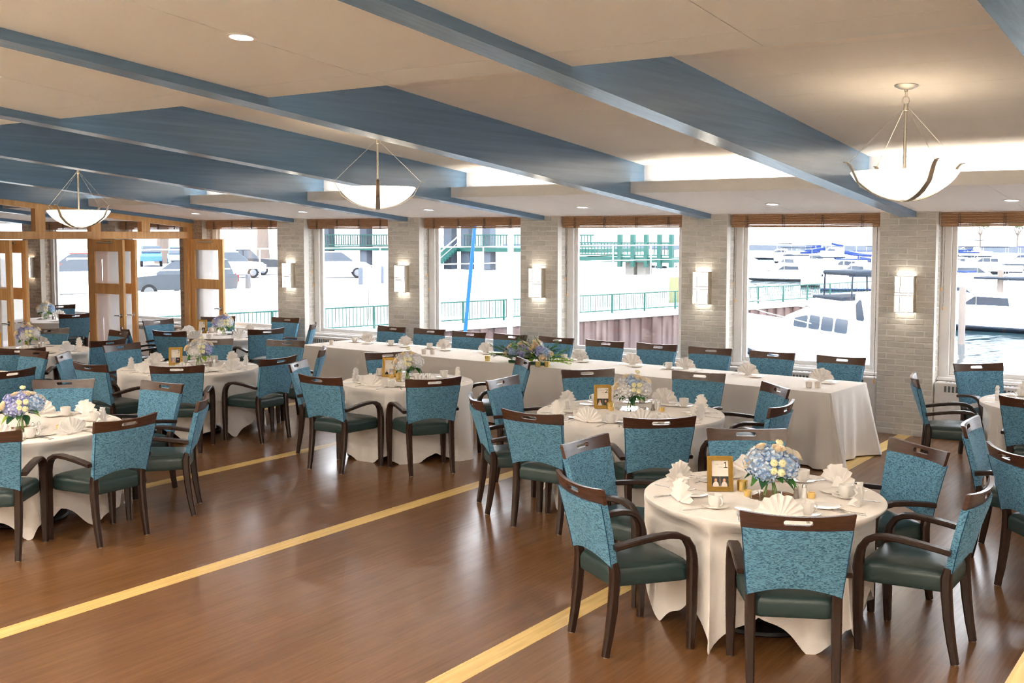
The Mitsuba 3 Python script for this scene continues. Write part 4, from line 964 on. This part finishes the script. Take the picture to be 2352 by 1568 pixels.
# ---------------------------------------------------------------- outside: car park, promenade, marina
mat('concrete_pale', mikit.proc(lambda p, n, uv: mix(srgb(150, 147, 142), srgb(178, 174, 168), fbm(p.x * .8, p.y * .8, p.z * 2, 3))), 0.9, 0.1)
mat('asphalt', srgb(148, 148, 150), 0.9, 0.1)
mat('grass_strip', srgb(128, 130, 100), 0.95, 0.05)
mat('sheet_pile', mikit.proc(lambda p, n, uv: mix(srgb(78, 58, 54), srgb(128, 110, 106), noise(p.y * 3.0, p.z * .6, 2.0))), 0.85, 0.1)
mat('rail_green', srgb(30, 84, 78), 0.5, 0.3)
mat('post_slate', srgb(96, 104, 116), 0.7, 0.2)
mat('pipe_white', srgb(222, 222, 224), 0.5, 0.3)
mat('mast_blue', srgb(24, 92, 176), 0.5, 0.3)
mat('gel_white', srgb(236, 238, 240), 0.3, 0.5)
mat('canvas_blue', srgb(30, 52, 104), 0.8, 0.1)
mat('canvas_grey', srgb(38, 48, 60), 0.8, 0.1)
mat('dark_glass', srgb(46, 58, 72), 0.12, 0.6)
mat('tyre', srgb(40, 42, 46), 0.8, 0.2)
mat('wheel_alloy', srgb(110, 114, 120), 0.3, 0.5)
mat('bark_grey', srgb(120, 108, 100), 0.9, 0.1)
mat('far_green', srgb(112, 138, 108), 0.9, 0.1)
mat('pile_wood', srgb(132, 122, 116), 0.9, 0.1)
mat('tail_red', srgb(214, 40, 40), 0.3, 0.5)
for nm, c in dict(charcoal=(62, 70, 80), red=(200, 60, 52), silver=(150, 160, 170), blue=(50, 110, 190), lightblue=(110, 150, 200), black=(44, 48, 56), grey=(130, 138, 148), white=(236, 236, 238)).items():
    mat('car_' + nm, srgb(*c), 0.25, 0.5, coat=0.6)
def water_bump(p, n, uv): return fbm(p.x * .9, p.y * .35, 0.0, 3)
mat('sea', srgb(34, 52, 58), 0.08, 0.5, bump=mikit.proc(water_bump, 0.05), bscale=0.12)
solo('sea_water', P(box(-420, 500, 15, 1200, -4.6, -4.0), 'sea'), 'grey green harbour water of the marina', 'water', kind='stuff')
def edge(y): return -32.3 + .27 * (y - 40.7)          # the quay's edge runs slantwise
def strip(y0, y1, o0, o1, z0, z1):
    v = np.array([[edge(y) + o, y, z] for y in (y0, y1) for o in (o0, o1) for z in (z0, z1)], float)
    f = np.array([[0, 1, 3], [0, 3, 2], [4, 6, 7], [4, 7, 5], [0, 4, 5], [0, 5, 1], [2, 3, 7], [2, 7, 6], [0, 2, 6], [0, 6, 4], [1, 5, 7], [1, 7, 3]])
    return (v, f[:, ::-1])
sstruct('ground_promenade', P(strip(14.5, 87, -4.9, 0, -4.6, -2.0), 'concrete_pale'), 'pale concrete promenade below the retaining wall')
sstruct('ground_car_park', P(strip(14.5, 70, -200, -5.2, -4.6, -0.6), 'asphalt'), 'pale asphalt car park')
sstruct('ground_verge', P(strip(14.5, 66, -8.4, -5.15, -4.0, -0.42), 'grass_strip'), 'strip of dry grass above the retaining wall')
k = struct('wall_quay', 'concrete retaining wall beside the promenade')
for q in range(12):
    y = 15 + q * 4.3
    if y + 4.25 < 66: put(k + '__slab', P(strip(y, y + 4.27, -5.2, -4.85, -2.0, -0.18), 'concrete_pale'))
cor = []
for q in range(172):
    y = 14.6 + q * .42; o = .10 if q % 2 else 0.0
    cor.append(strip(y, y + .40, -.02, .06 + o, -4.7, -2.25))
k = thing('sheet_piling', 'brown corrugated sheet piling of the quay below the promenade railing', 'quay wall')
scene[k + '__piles'] = P(cat(*cor), 'sheet_pile'); labels[k + '__piles'] = {'kind': 'stuff'}
scene[k + '__coping'] = P(strip(14.5, 87, -.25, .22, -2.25, -1.93), 'concrete_pale')
k = thing('promenade_railing', 'green metal railing with pickets along the promenade edge', 'railing')
rails = [tube([[edge(y) - .12, y, z] for y in (15, 86.5)], .03, 6) for z in (-.92, -1.78)]
scene[k + '__rails'] = P(cat(*rails), 'rail_green')
pk_ = []
for q in range(29):
    y = 15 + q * 2.45; put(k + '__post', P(box(edge(y) - .16, edge(y) - .08, y - .04, y + .04, -1.98, -.9), 'rail_green'))
    for j in range(1, 14):
        yy = y + j * .175; pk_.append(box(edge(yy) - .13, edge(yy) - .112, yy - .009, yy + .009, -1.78, -.92))
scene[k + '__pickets'] = P(cat(*pk_), 'rail_green'); labels[k + '__pickets'] = {'kind': 'stuff'}
k = thing('pipe_fence', 'thin white pipe fence on top of the retaining wall', 'fence')
scene[k + '__rails'] = P(cat(*[tube([[edge(y) - 5.0, y, z] for y in (15, 64)], .035, 6) for z in (.75, 1.65)]), 'pipe_white')
for q in range(16): y = 16 + q * 3.2; put(k + '__post', P(tube([[edge(y) - 5.0, y, -.3], [edge(y) - 5.0, y, 1.68]], .04, 6), 'pipe_white'))
for j, (x, y) in enumerate([(-45.5, 28.5), (-44.6, 31), (-42.5, 33.4), (-40.4, 35.9), (-43.1, 46.7), (-44.0, 49.5)]):
    solo('bollard', P(lathe([(0, 0), (.13, 0), (.13, .95), (.10, 1.02), (0, 1.03)], 12), 'post_slate', smooth=40), 'grey bollard at the car park edge, %s from the left' % ORD[j], 'bollard', place(x, y, -.6), 'bollards along the car park')
# cars
def car(x, y, deg, color, kind, label):
    k = thing('car', label, 'car', 'parked cars')
    tw = place(x, y, -.6, deg)
    if kind == 'pickup':
        body = [(-2.7, .55), (-2.75, 1.15), (-.6, 1.18), (-.45, 1.2), (1.1, 1.2), (2.55, 1.1), (2.75, .95), (2.75, .5)]; top = [(-.55, 1.18), (-.35, 1.8), (.65, 1.82), (1.25, 1.2)]
    else:
        body = [(-2.3, .45), (-2.38, .95), (-2.25, 1.12), (1.0, 1.12), (2.15, 1.0), (2.35, .8), (2.38, .42)]; top = [(-2.2, 1.1), (-1.95, 1.68), (-1.6, 1.74), (.25, 1.74), (.55, 1.65), (1.3, 1.1)]
    def pr(poly, w, ins=0.0):
        v, f = extrude(sg.Polygon(poly).buffer(-.06).buffer(.06, quad_segs=3), 2 * w); return np.stack([v[:, 0], v[:, 2] - w, v[:, 1]], 1), f
    v, f = pr(body, .93); scene[k + '__body'] = dict(P((v, f[:, ::-1]), 'car_' + color), to_world=tw)
    v, f = pr(top, .84); v = v.copy(); v[:, 1] *= 1 - .16 * np.clip((v[:, 2] - 1.12) / .6, 0, 1)
    scene[k + '__windows'] = dict(P((v, f[:, ::-1]), 'dark_glass'), to_world=tw)
    xs = [p[0] for p in top]; z1 = max(p[1] for p in top); a, b = top[1][0], top[-2][0] if kind != 'pickup' else top[2][0]
    pil = [box(a, b, -.72, .72, z1 - .05, z1 + .03, .02)]
    for s in (-1, 1):
        for q in ((a + .1), (a + b) / 2): pil.append(box(q - .05, q + .05, s * .80 - .035, s * .80 + .035, 1.1, z1 - .02))
    scene[k + '__roof'] = dict(P(cat(*pil), 'car_' + color), to_world=tw)
    w_ = lathe([(0, -.11), (.2, -.11), (.33, -.11), (.36, -.06), (.36, .06), (.33, .11), (.2, .11), (0, .11)], 20); rim = lathe([(0, .115), (.06, .125), (.22, .118), (.22, .1)], 14)
    for wx in (-1.45, 1.5):
        for s in (-1, 1):
            t2 = tw @ T().translate([wx, s * .84, .36]).rotate([1, 0, 0], -90 * s)
            q = put(k + '__wheel', P(w_, 'tyre', smooth=35), t2); scene[q + '__rim'] = dict(P(rim, 'wheel_alloy'), to_world=t2)
    for s in (-1, 1):
        put(k + '__tail_light', P(box(body[1][0] - .03, body[1][0] + .06, s * .85 - .07, s * .85 + .07, .78, 1.08), 'tail_red'), tw)
        put(k + '__headlight', P(box(2.28, 2.38 + (.36 if kind == 'pickup' else 0), s * .72 - .16, s * .72 + .16, .72, .86), 'gel_white'), tw)
car(-41.0, 32.6, 233, 'charcoal', 'suv', 'dark grey parked estate car nearest the windows, beyond the oak doors')
car(-61.6, 41.0, 235, 'red', 'suv', 'red parked car farther back beyond the oak partition')
car(-47.8, 31.8, 235, 'silver', 'suv', 'silver parked car in front of the red one')
car(-85.0, 64.0, 323, 'blue', 'pickup', 'blue pickup seen from behind with red tail lights')
car(-81.9, 64.6, 323, 'lightblue', 'suv', 'light blue parked car beside the blue pickup')
car(-61.0, 53.6, 48, 'black', 'pickup', 'black parked pickup beyond the open oak door')
car(-58.0, 50.0, 48, 'grey', 'suv', 'grey parked car in front of the black pickup')
car(-52.2, 54.0, 45, 'white', 'suv', 'white parked car beyond the pipe fence')
# trees
def tree(x, y, h, lean, label, crown=None, tr=.32, z=-.6):
    k = thing('tree', label, 'tree')
    rt = random.Random(int(abs(x) * 10)); base = np.array([x, y, z])
    fork = base + [lean * h * .4, 0, h * .42]
    scene[k + '__trunk'] = P(tube([base, base + [lean * h * .2, 0, h * .2], fork], [tr * 1.25, tr, tr * .85], 10), 'bark_grey', smooth=50)
    tips = []
    for q in range(7):
        a = 2 * PI * q / 7 + rt.uniform(-.3, .3); d = np.array([math.cos(a) * .55, math.sin(a) * .55, .75]); L = h * rt.uniform(.35, .55)
        m = fork + d * L * .5 + [0, 0, .1 * L]; e = fork + d * L + [0, 0, .3 * L]
        put(k + '__branch', P(tube([fork, m, e], [tr * .55, tr * .3, tr * .1], 7), 'bark_grey', smooth=50)); tips.append(e)
    if crown:
        lf = []
        for c in tips + [fork + [0, 0, h * .4]]:
            for q in range(60):
                d = np.array([rt.gauss(0, 1), rt.gauss(0, 1), rt.gauss(0, .7)]); p = c + d * h * .09
                M = aim([rt.gauss(0, 1), rt.gauss(0, 1), rt.gauss(0, 1) + .01], rt.uniform(0, 6)); M[:3, :3] *= h * .045; M[:3, 3] = p
                lf.append(xf((np.array([[-1, 0, 0], [0, -.5, 0], [1, 0, 0], [0, .5, 0.0]]), np.array([[0, 1, 2], [0, 2, 3]])), M))
        scene[k + '__foliage'] = P(cat(*lf), crown); labels[k + '__foliage'] = {'kind': 'stuff'}
tree(-71.0, 64.8, 9.5, 0.0, 'bare grey tree with forking branches beyond the black pickup', None, .5)
tree(-92.0, 70.5, 9.0, .12, 'leaning grey tree trunk beyond the blue pickup', 'far_green', .6)
tree(-90, 430, 10, 0, 'small round tree on the breakwater, the left one', 'far_green', .3, -2.6)
tree(-77, 428, 10, 0, 'small round tree on the breakwater, the right one', 'far_green', .3, -2.6)
sstruct('ground_breakwater', P(box(-300, 200, 424, 440, -4.6, -2.2), 'post_slate'), 'distant breakwater')
# the raised deck with its stairs
k = thing('harbour_deck', 'raised harbour deck on posts with green railings and stairs', 'deck')
scene[k + '__floor'] = P(cat(box(-75, -42.5, 72, 80, .9, 1.2), box(-44, -36, 72, 80, .25, .62)), 'rail_green')
scene[k + '__roof'] = P(box(-78, -52, 70, 82, 3.9, 4.4), 'gel_white')
for x in (-71.1, -66.5, -61.8, -57.0, -55.2, -53.0): put(k + '__column', P(box(x - .42, x + .42, 72.4, 73.2, -.6, 4.0, .03), 'post_slate'))
for x in (-40.3, -39.2, -38.1, -37.0, -36.05): put(k + '__post', P(box(x - .14, x + .14, 71.8, 72.1, -.1, 2.3), 'rail_green'))
for x in (-39.9, -38.9): put(k + '__pier', P(box(x - .5, x + .2, 73, 74, -4.4, .3), 'concrete_pale'))
for a, b, z in ((-75, -59.8, 1.2), (-55, -42.6, 1.2), (-44, -36, .62)):
    put(k + '__handrail', P(cat(box(a, b, 71.95, 72.05, z + 1.0, z + 1.1), box(a, b, 71.95, 72.05, z + .12, z + .2)), 'rail_green'))
    put(k + '__picket_row', P(cat(*[box(x - .02, x + .02, 71.97, 72.03, z + .15, z + 1.0) for x in np.arange(a + .1, b, .28)]), 'rail_green')); labels[[q for q in scene if q.startswith(k + '__picket_row')][-1]] = {'kind': 'stuff'}
for j in range(10):
    put(k + '__step', P(box(-59.6 + .0, -55.4, 71.9 - .34 * j - .34, 71.9 - .34 * j, 1.2 - .18 * j - .2, 1.2 - .18 * j - .02), 'rail_green'))
for x in (-59.6, -55.4):
    put(k + '__stair_rail', P(cat(tube([[x, 71.9, 2.2], [x, 68.5, .4]], .06, 6), tube([[x, 71.9, 1.7], [x, 68.5, -.1]], .03, 6)), 'pipe_white'))
solo('boat_mast', P(tube([[-26.25, 34, -4.4], [-25.2, 34, 4.6]], .075, 10), 'mast_blue', smooth=60), 'bright blue leaning mast before the promenade', 'mast')
solo('boat_mast', P(tube([[-26.6, 38, -4.4], [-26.5, 38, 6.5]], .13, 10), 'pipe_white', smooth=60), 'thick white mast right of the blue one', 'mast')
k = thing('park_bench', 'dark slatted bench on the promenade beyond the green railing', 'bench')
bt = place(-34.4, 59.5, -2.0, -15)
for j in range(5): put(k + '__slat', P(box(-.25 + .12 * j, -.16 + .12 * j, -.85, .85, .46, .50), 'post_slate'), bt)
for j in range(4): put(k + '__slat', P(box(-.33 - .04 * j, -.29 - .04 * j, -.85, .85, .56 + .13 * j, .66 + .13 * j), 'post_slate'), bt)
for s in (-1, 1): put(k + '__leg', P(cat(box(-.26, -.2, s * .7 - .03, s * .7 + .03, 0, .47), box(.2, .26, s * .7 - .03, s * .7 + .03, 0, .68), box(-.4, .26, s * .7 - .03, s * .7 + .03, .62, .68)), 'tyre'), bt)
k = thing('utility_box', 'green slatted utility box at the far end of the promenade', 'box'); ut = place(edge(84) - 1.6, 84, -2.0, -15)
scene[k + '__cabinet'] = dict(P(box(-1.1, 1.1, -.9, .9, 0, 2.2, .03), 'rail_green'), to_world=ut)
for j in range(9): put(k + '__slat', P(box(-1.05 + .24 * j, -.88 + .24 * j, -.95, -.89, .1, 2.1), 'rail_green'), ut)
# boats
def hull_mesh(L, B, H, D=.5):
    rings = []
    for q in np.linspace(0, 1, 13):
        w = B / 2 * (1 - max(0, (q - .45) / .55) ** 2.2) * (.92 + .08 * min(1, q * 4)) + .02; h = H * (1 + .28 * q ** 2); xx = L * (q - .5); r_k = .62 - .3 * max(0, q - .5)
        pts = [(-w, h), (-w * .96, h * .55), (-w * r_k - .0, 0), (-w * .35, -D * .7), (0, -D), (w * .35, -D * .7), (w * r_k, 0), (w * .96, h * .55), (w, h), (w * .85, h + .03), (0, h + .08), (-w * .85, h + .03)]
        rings.append(np.array([[xx + (.10 * L * q ** 2 * (z / H) if q > .6 else 0), y, z] for y, z in pts]))
    return loft(rings)
def boat(x, y, deg, L, kind, label):
    k = thing('boat', label, 'boat', 'moored boats'); tw = place(x, y, -4.0, deg); B, H = L * .32, L * .12
    scene[k + '__hull'] = dict(P(hull_mesh(L, B, H), 'gel_white', smooth=40), to_world=tw)
    scene[k + '__stripe'] = dict(P(hull_mesh(L * .995, B * 1.01, H * .22), 'canvas_blue' if kind in 'cs' else 'canvas_grey', smooth=40), to_world=tw)
    cab = sg.Polygon([(-L * .22, H), (-L * .2, H + L * .13), (L * .05, H + L * .14), (L * .22, H * 1.1)])
    def px(poly, w):
        v, f = extrude(poly, 2 * w); return np.stack([v[:, 0], v[:, 2] - w, v[:, 1]], 1), f[:, ::-1]
    scene[k + '__cabin'] = dict(P(px(cab, B * .34), 'gel_white'), to_world=tw)
    win = sg.Polygon([(-L * .17, H + L * .05), (-L * .16, H + L * .1), (L * .05, H + L * .105), (L * .13, H + L * .05)])
    scene[k + '__windows'] = dict(P(px(win, B * .345), 'dark_glass'), to_world=tw)
    if kind in 'mch':
        z = H + L * (.26 if kind != 'h' else .22)
        scene[k + '__canopy'] = dict(P(box(-L * .32, L * .06, -B * .36, B * .36, z, z + .12, .04), 'canvas_grey' if kind != 'c' else 'canvas_blue'), to_world=tw)
        for sx in (-.3, .04):
            for s in (-1, 1): put(k + '__canopy_post', P(tube([[sx * L, s * B * .34, H], [sx * L, s * B * .34, z]], .03, 5), 'pipe_white'), tw)
    if kind == 's':
        scene[k + '__mast'] = dict(P(tube([[L * .08, 0, H], [L * .08, 0, L * 1.15]], .06, 6), 'pipe_white'), to_world=tw)
        scene[k + '__sail_cover'] = dict(P(tube([[L * .06, 0, L * .34], [-L * .15, 0, L * .31], [-L * .36, 0, L * .30]], [.28, .24, .12], 8), 'canvas_blue', smooth=50), to_world=tw)
BOATS = [(-73, 208, 9, 's', 'sailing boat with blue sail cover at the left of the yacht window'), (-68, 226, 10, 'm', 'white motor boat second from the left beyond the yacht'), (-62, 245, 9, 'm', 'white motor boat far behind the yacht canopy'), (-48, 225, 10, 'm', 'white motor boat right of the yacht canopy'),
    (-97, 289, 11, 's', 'far sailing boat at the left beyond the yacht'), (-94, 335, 10, 's', 'far sailing boat in the middle beyond the yacht'), (-72, 330, 12, 'm', 'farthest motor boat beyond the yacht'), (-52, 196, 8, 'm', 'small motor boat just above the yacht canopy'),
    (-29, 237, 9, 'c', 'pontoon boat with a blue canopy right of the right-most pillar'), (-16, 225, 9, 'm', 'white motor boat at the right edge of the right window'), (-16, 140, 10, 'm', 'cabin cruiser behind the mooring piles'), (-19, 119, 9, 'm', 'white cruiser close behind the left mooring pile'), (-15.6, 77.5, 10, 'h', 'nearest white hull between the two mooring piles'),
    (-98, 190, 9, 'm', 'motor boat far behind the promenade bench'), (-78, 145, 8, 'm', 'motor boat right behind the promenade bench'),
    (-47, 150, 9, 'c', 'motor boat with a blue canopy left behind the yacht'), (-41, 146, 8, 's', 'sailing boat close behind the yacht at the left'), (-38, 158, 10, 'c', 'second canopied boat close behind the yacht'), (-33, 150, 9, 'm', 'third boat close behind the yacht, grey canopy'), (-47, 178, 10, 's', 'sailing boat in the second row behind the yacht'), (-56, 186, 9, 'c', 'blue canopied boat in the second row, left'), (-39, 190, 11, 'm', 'boat in the second row behind the yacht bimini'),
    (-22, 100, 8, 'c', 'blue canopied boat left in the right window'), (-13, 112, 9, 's', 'sailing boat at the right edge behind the dock'), (-21, 175, 10, 'c', 'canopied cruiser far back in the right window'), (-30, 200, 9, 's', 'sailing boat far back in the right window')]
rb = random.Random(4)
extra = []
while len(extra) < 26:
    t = rb.uniform(-.40, -.10); yy = rb.choice([128, 142, 165, 200, 235, 270]) + rb.uniform(-6, 6); xx = t * yy
    if all(math.hypot(xx - q[0], yy - q[1]) > 9 for q in extra + BOATS): extra.append((xx, yy, rb.uniform(7.5, 11), rb.choice('mmccs'), ''))
extra.sort(key=lambda q: q[0] / q[1])
NTH = ORD + ['thirteenth', 'fourteenth', 'fifteenth', 'sixteenth', 'seventeenth', 'eighteenth', 'nineteenth', 'twentieth', 'twenty-first', 'twenty-second', 'twenty-third', 'twenty-fourth', 'twenty-fifth', 'twenty-sixth']
BOATS += [q[:4] + ('small moored boat in the distant marina rows, %s from the left' % NTH[j],) for j, q in enumerate(extra)]
for x, y, L, kd, lb in BOATS: boat(x, y, rb.choice([150, 165, 20, 200, 340]) if kd != 'h' else 172, L, kd, lb)
for x, y, h, lb in [(-14.8, 66.6, 3.9, 'left mooring pile in the right window'), (-14.8, 77.0, 4.6, 'right mooring pile in the right window')]:
    solo('mooring_pile', P(lathe([(0, 0), (.2, 0), (.19, h), (0, h + .08)], 12), 'pile_wood', smooth=40), 'grey wooden ' + lb, 'pile', place(x, y, -4.6), 'mooring piles')
sstruct('ground_dock', P(cat(box(-13.5, 4, 82, 84.5, -3.7, -3.2), box(-30, -14, 98, 100, -3.7, -3.3)), 'concrete_pale'), 'floating dock')
# the big yacht
k = thing('yacht', 'large white motor yacht with dark cabin windows and a grey bimini moored outside', 'yacht')
yt = place(-16.0, 48.1, -3.6, 141, 0.83)
scene[k + '__hull'] = dict(P(xf(hull_mesh(19, 4.6, 1.75, .9), T().translate([3.2, 0, 0])), 'gel_white', smooth=40), to_world=yt)
scene[k + '__boot_stripe'] = dict(P(xf(hull_mesh(18.9, 4.62, .3, .9), T().translate([3.15, 0, 0])), 'canvas_grey', smooth=40), to_world=yt)
def pxy(poly, w, tap=0.0, z0=0, z1=1):
    v, f = extrude(sg.Polygon(poly).buffer(-.12).buffer(.12, quad_segs=4), 2 * w); y = v[:, 2] - w; z = v[:, 1]
    return (np.stack([v[:, 0], y * (1 - tap * np.clip((z - z0) / (z1 - z0), 0, 1)), z], 1), f[:, ::-1])
scene[k + '__cabin'] = dict(P(pxy([(-4.6, 1.6), (-4.4, 3.2), (.2, 3.35), (2.4, 2.7), (4.2, 1.8)], 1.65, .12, 1.7, 3.3), 'gel_white', smooth=35), to_world=yt)
for a, b in ((-3.5, -2.35), (-2.2, -1.1), (-.95, .1), (.25, 1.6)):
    put(k + '__window', P(pxy([(a, 2.15), (a + .02, 2.85), (b - .05, 2.88 - .22 * max(0, b - .4)), (b, 2.15)], 1.665, .12, 1.7, 3.3), 'dark_glass'), yt)
scene[k + '__flybridge'] = dict(P(pxy([(-4.2, 3.2), (-4.4, 3.9), (-2.6, 3.75), (-.4, 3.8), (.5, 3.3)], 1.5), 'gel_white', smooth=35), to_world=yt)
scene[k + '__radar_arch'] = dict(P(pxy([(-5.3, 1.7), (-4.7, 4.3), (-4.1, 4.3), (-4.0, 3.4)], 1.52), 'gel_white'), to_world=yt)
scene[k + '__arch_window'] = dict(P(pxy([(-4.9, 2.9), (-4.55, 4.0), (-4.15, 3.7), (-4.2, 2.9)], 1.535), 'dark_glass'), to_world=yt)
scene[k + '__bimini'] = dict(P(box(-3.6, -.7, -1.3, 1.3, 5.05, 5.28, .08), 'canvas_grey'), to_world=yt)
scene[k + '__dash'] = dict(P(box(-2.9, .0, -1.45, 1.45, 3.78, 3.95, .05), 'canvas_grey'), to_world=yt)
for sx in (-3.4, -.9):
    for s in (-1, 1): put(k + '__bimini_post', P(tube([[sx, s * 1.3, 3.8], [sx, s * 1.25, 5.1]], .045, 6), 'canvas_grey'), yt)
for s in (-1, 1):
    put(k + '__rail', P(tube([[-1, s * 2.1, 2.5], [4, s * 2.0, 2.75], [9, s * 1.2, 3.0], [12, 0, 3.1]], .03, 6), 'pipe_white'), yt)
    put(k + '__porthole', P(xf(lathe([(0, .02), (.22, .02), (.24, 0)], 14), np.array([[1.6, 0, 0, 2.6], [0, 0, s * 1.0, s * 2.02], [0, .6, 0, 1.45], [0, 0, 0, 1]])), 'dark_glass'), yt)
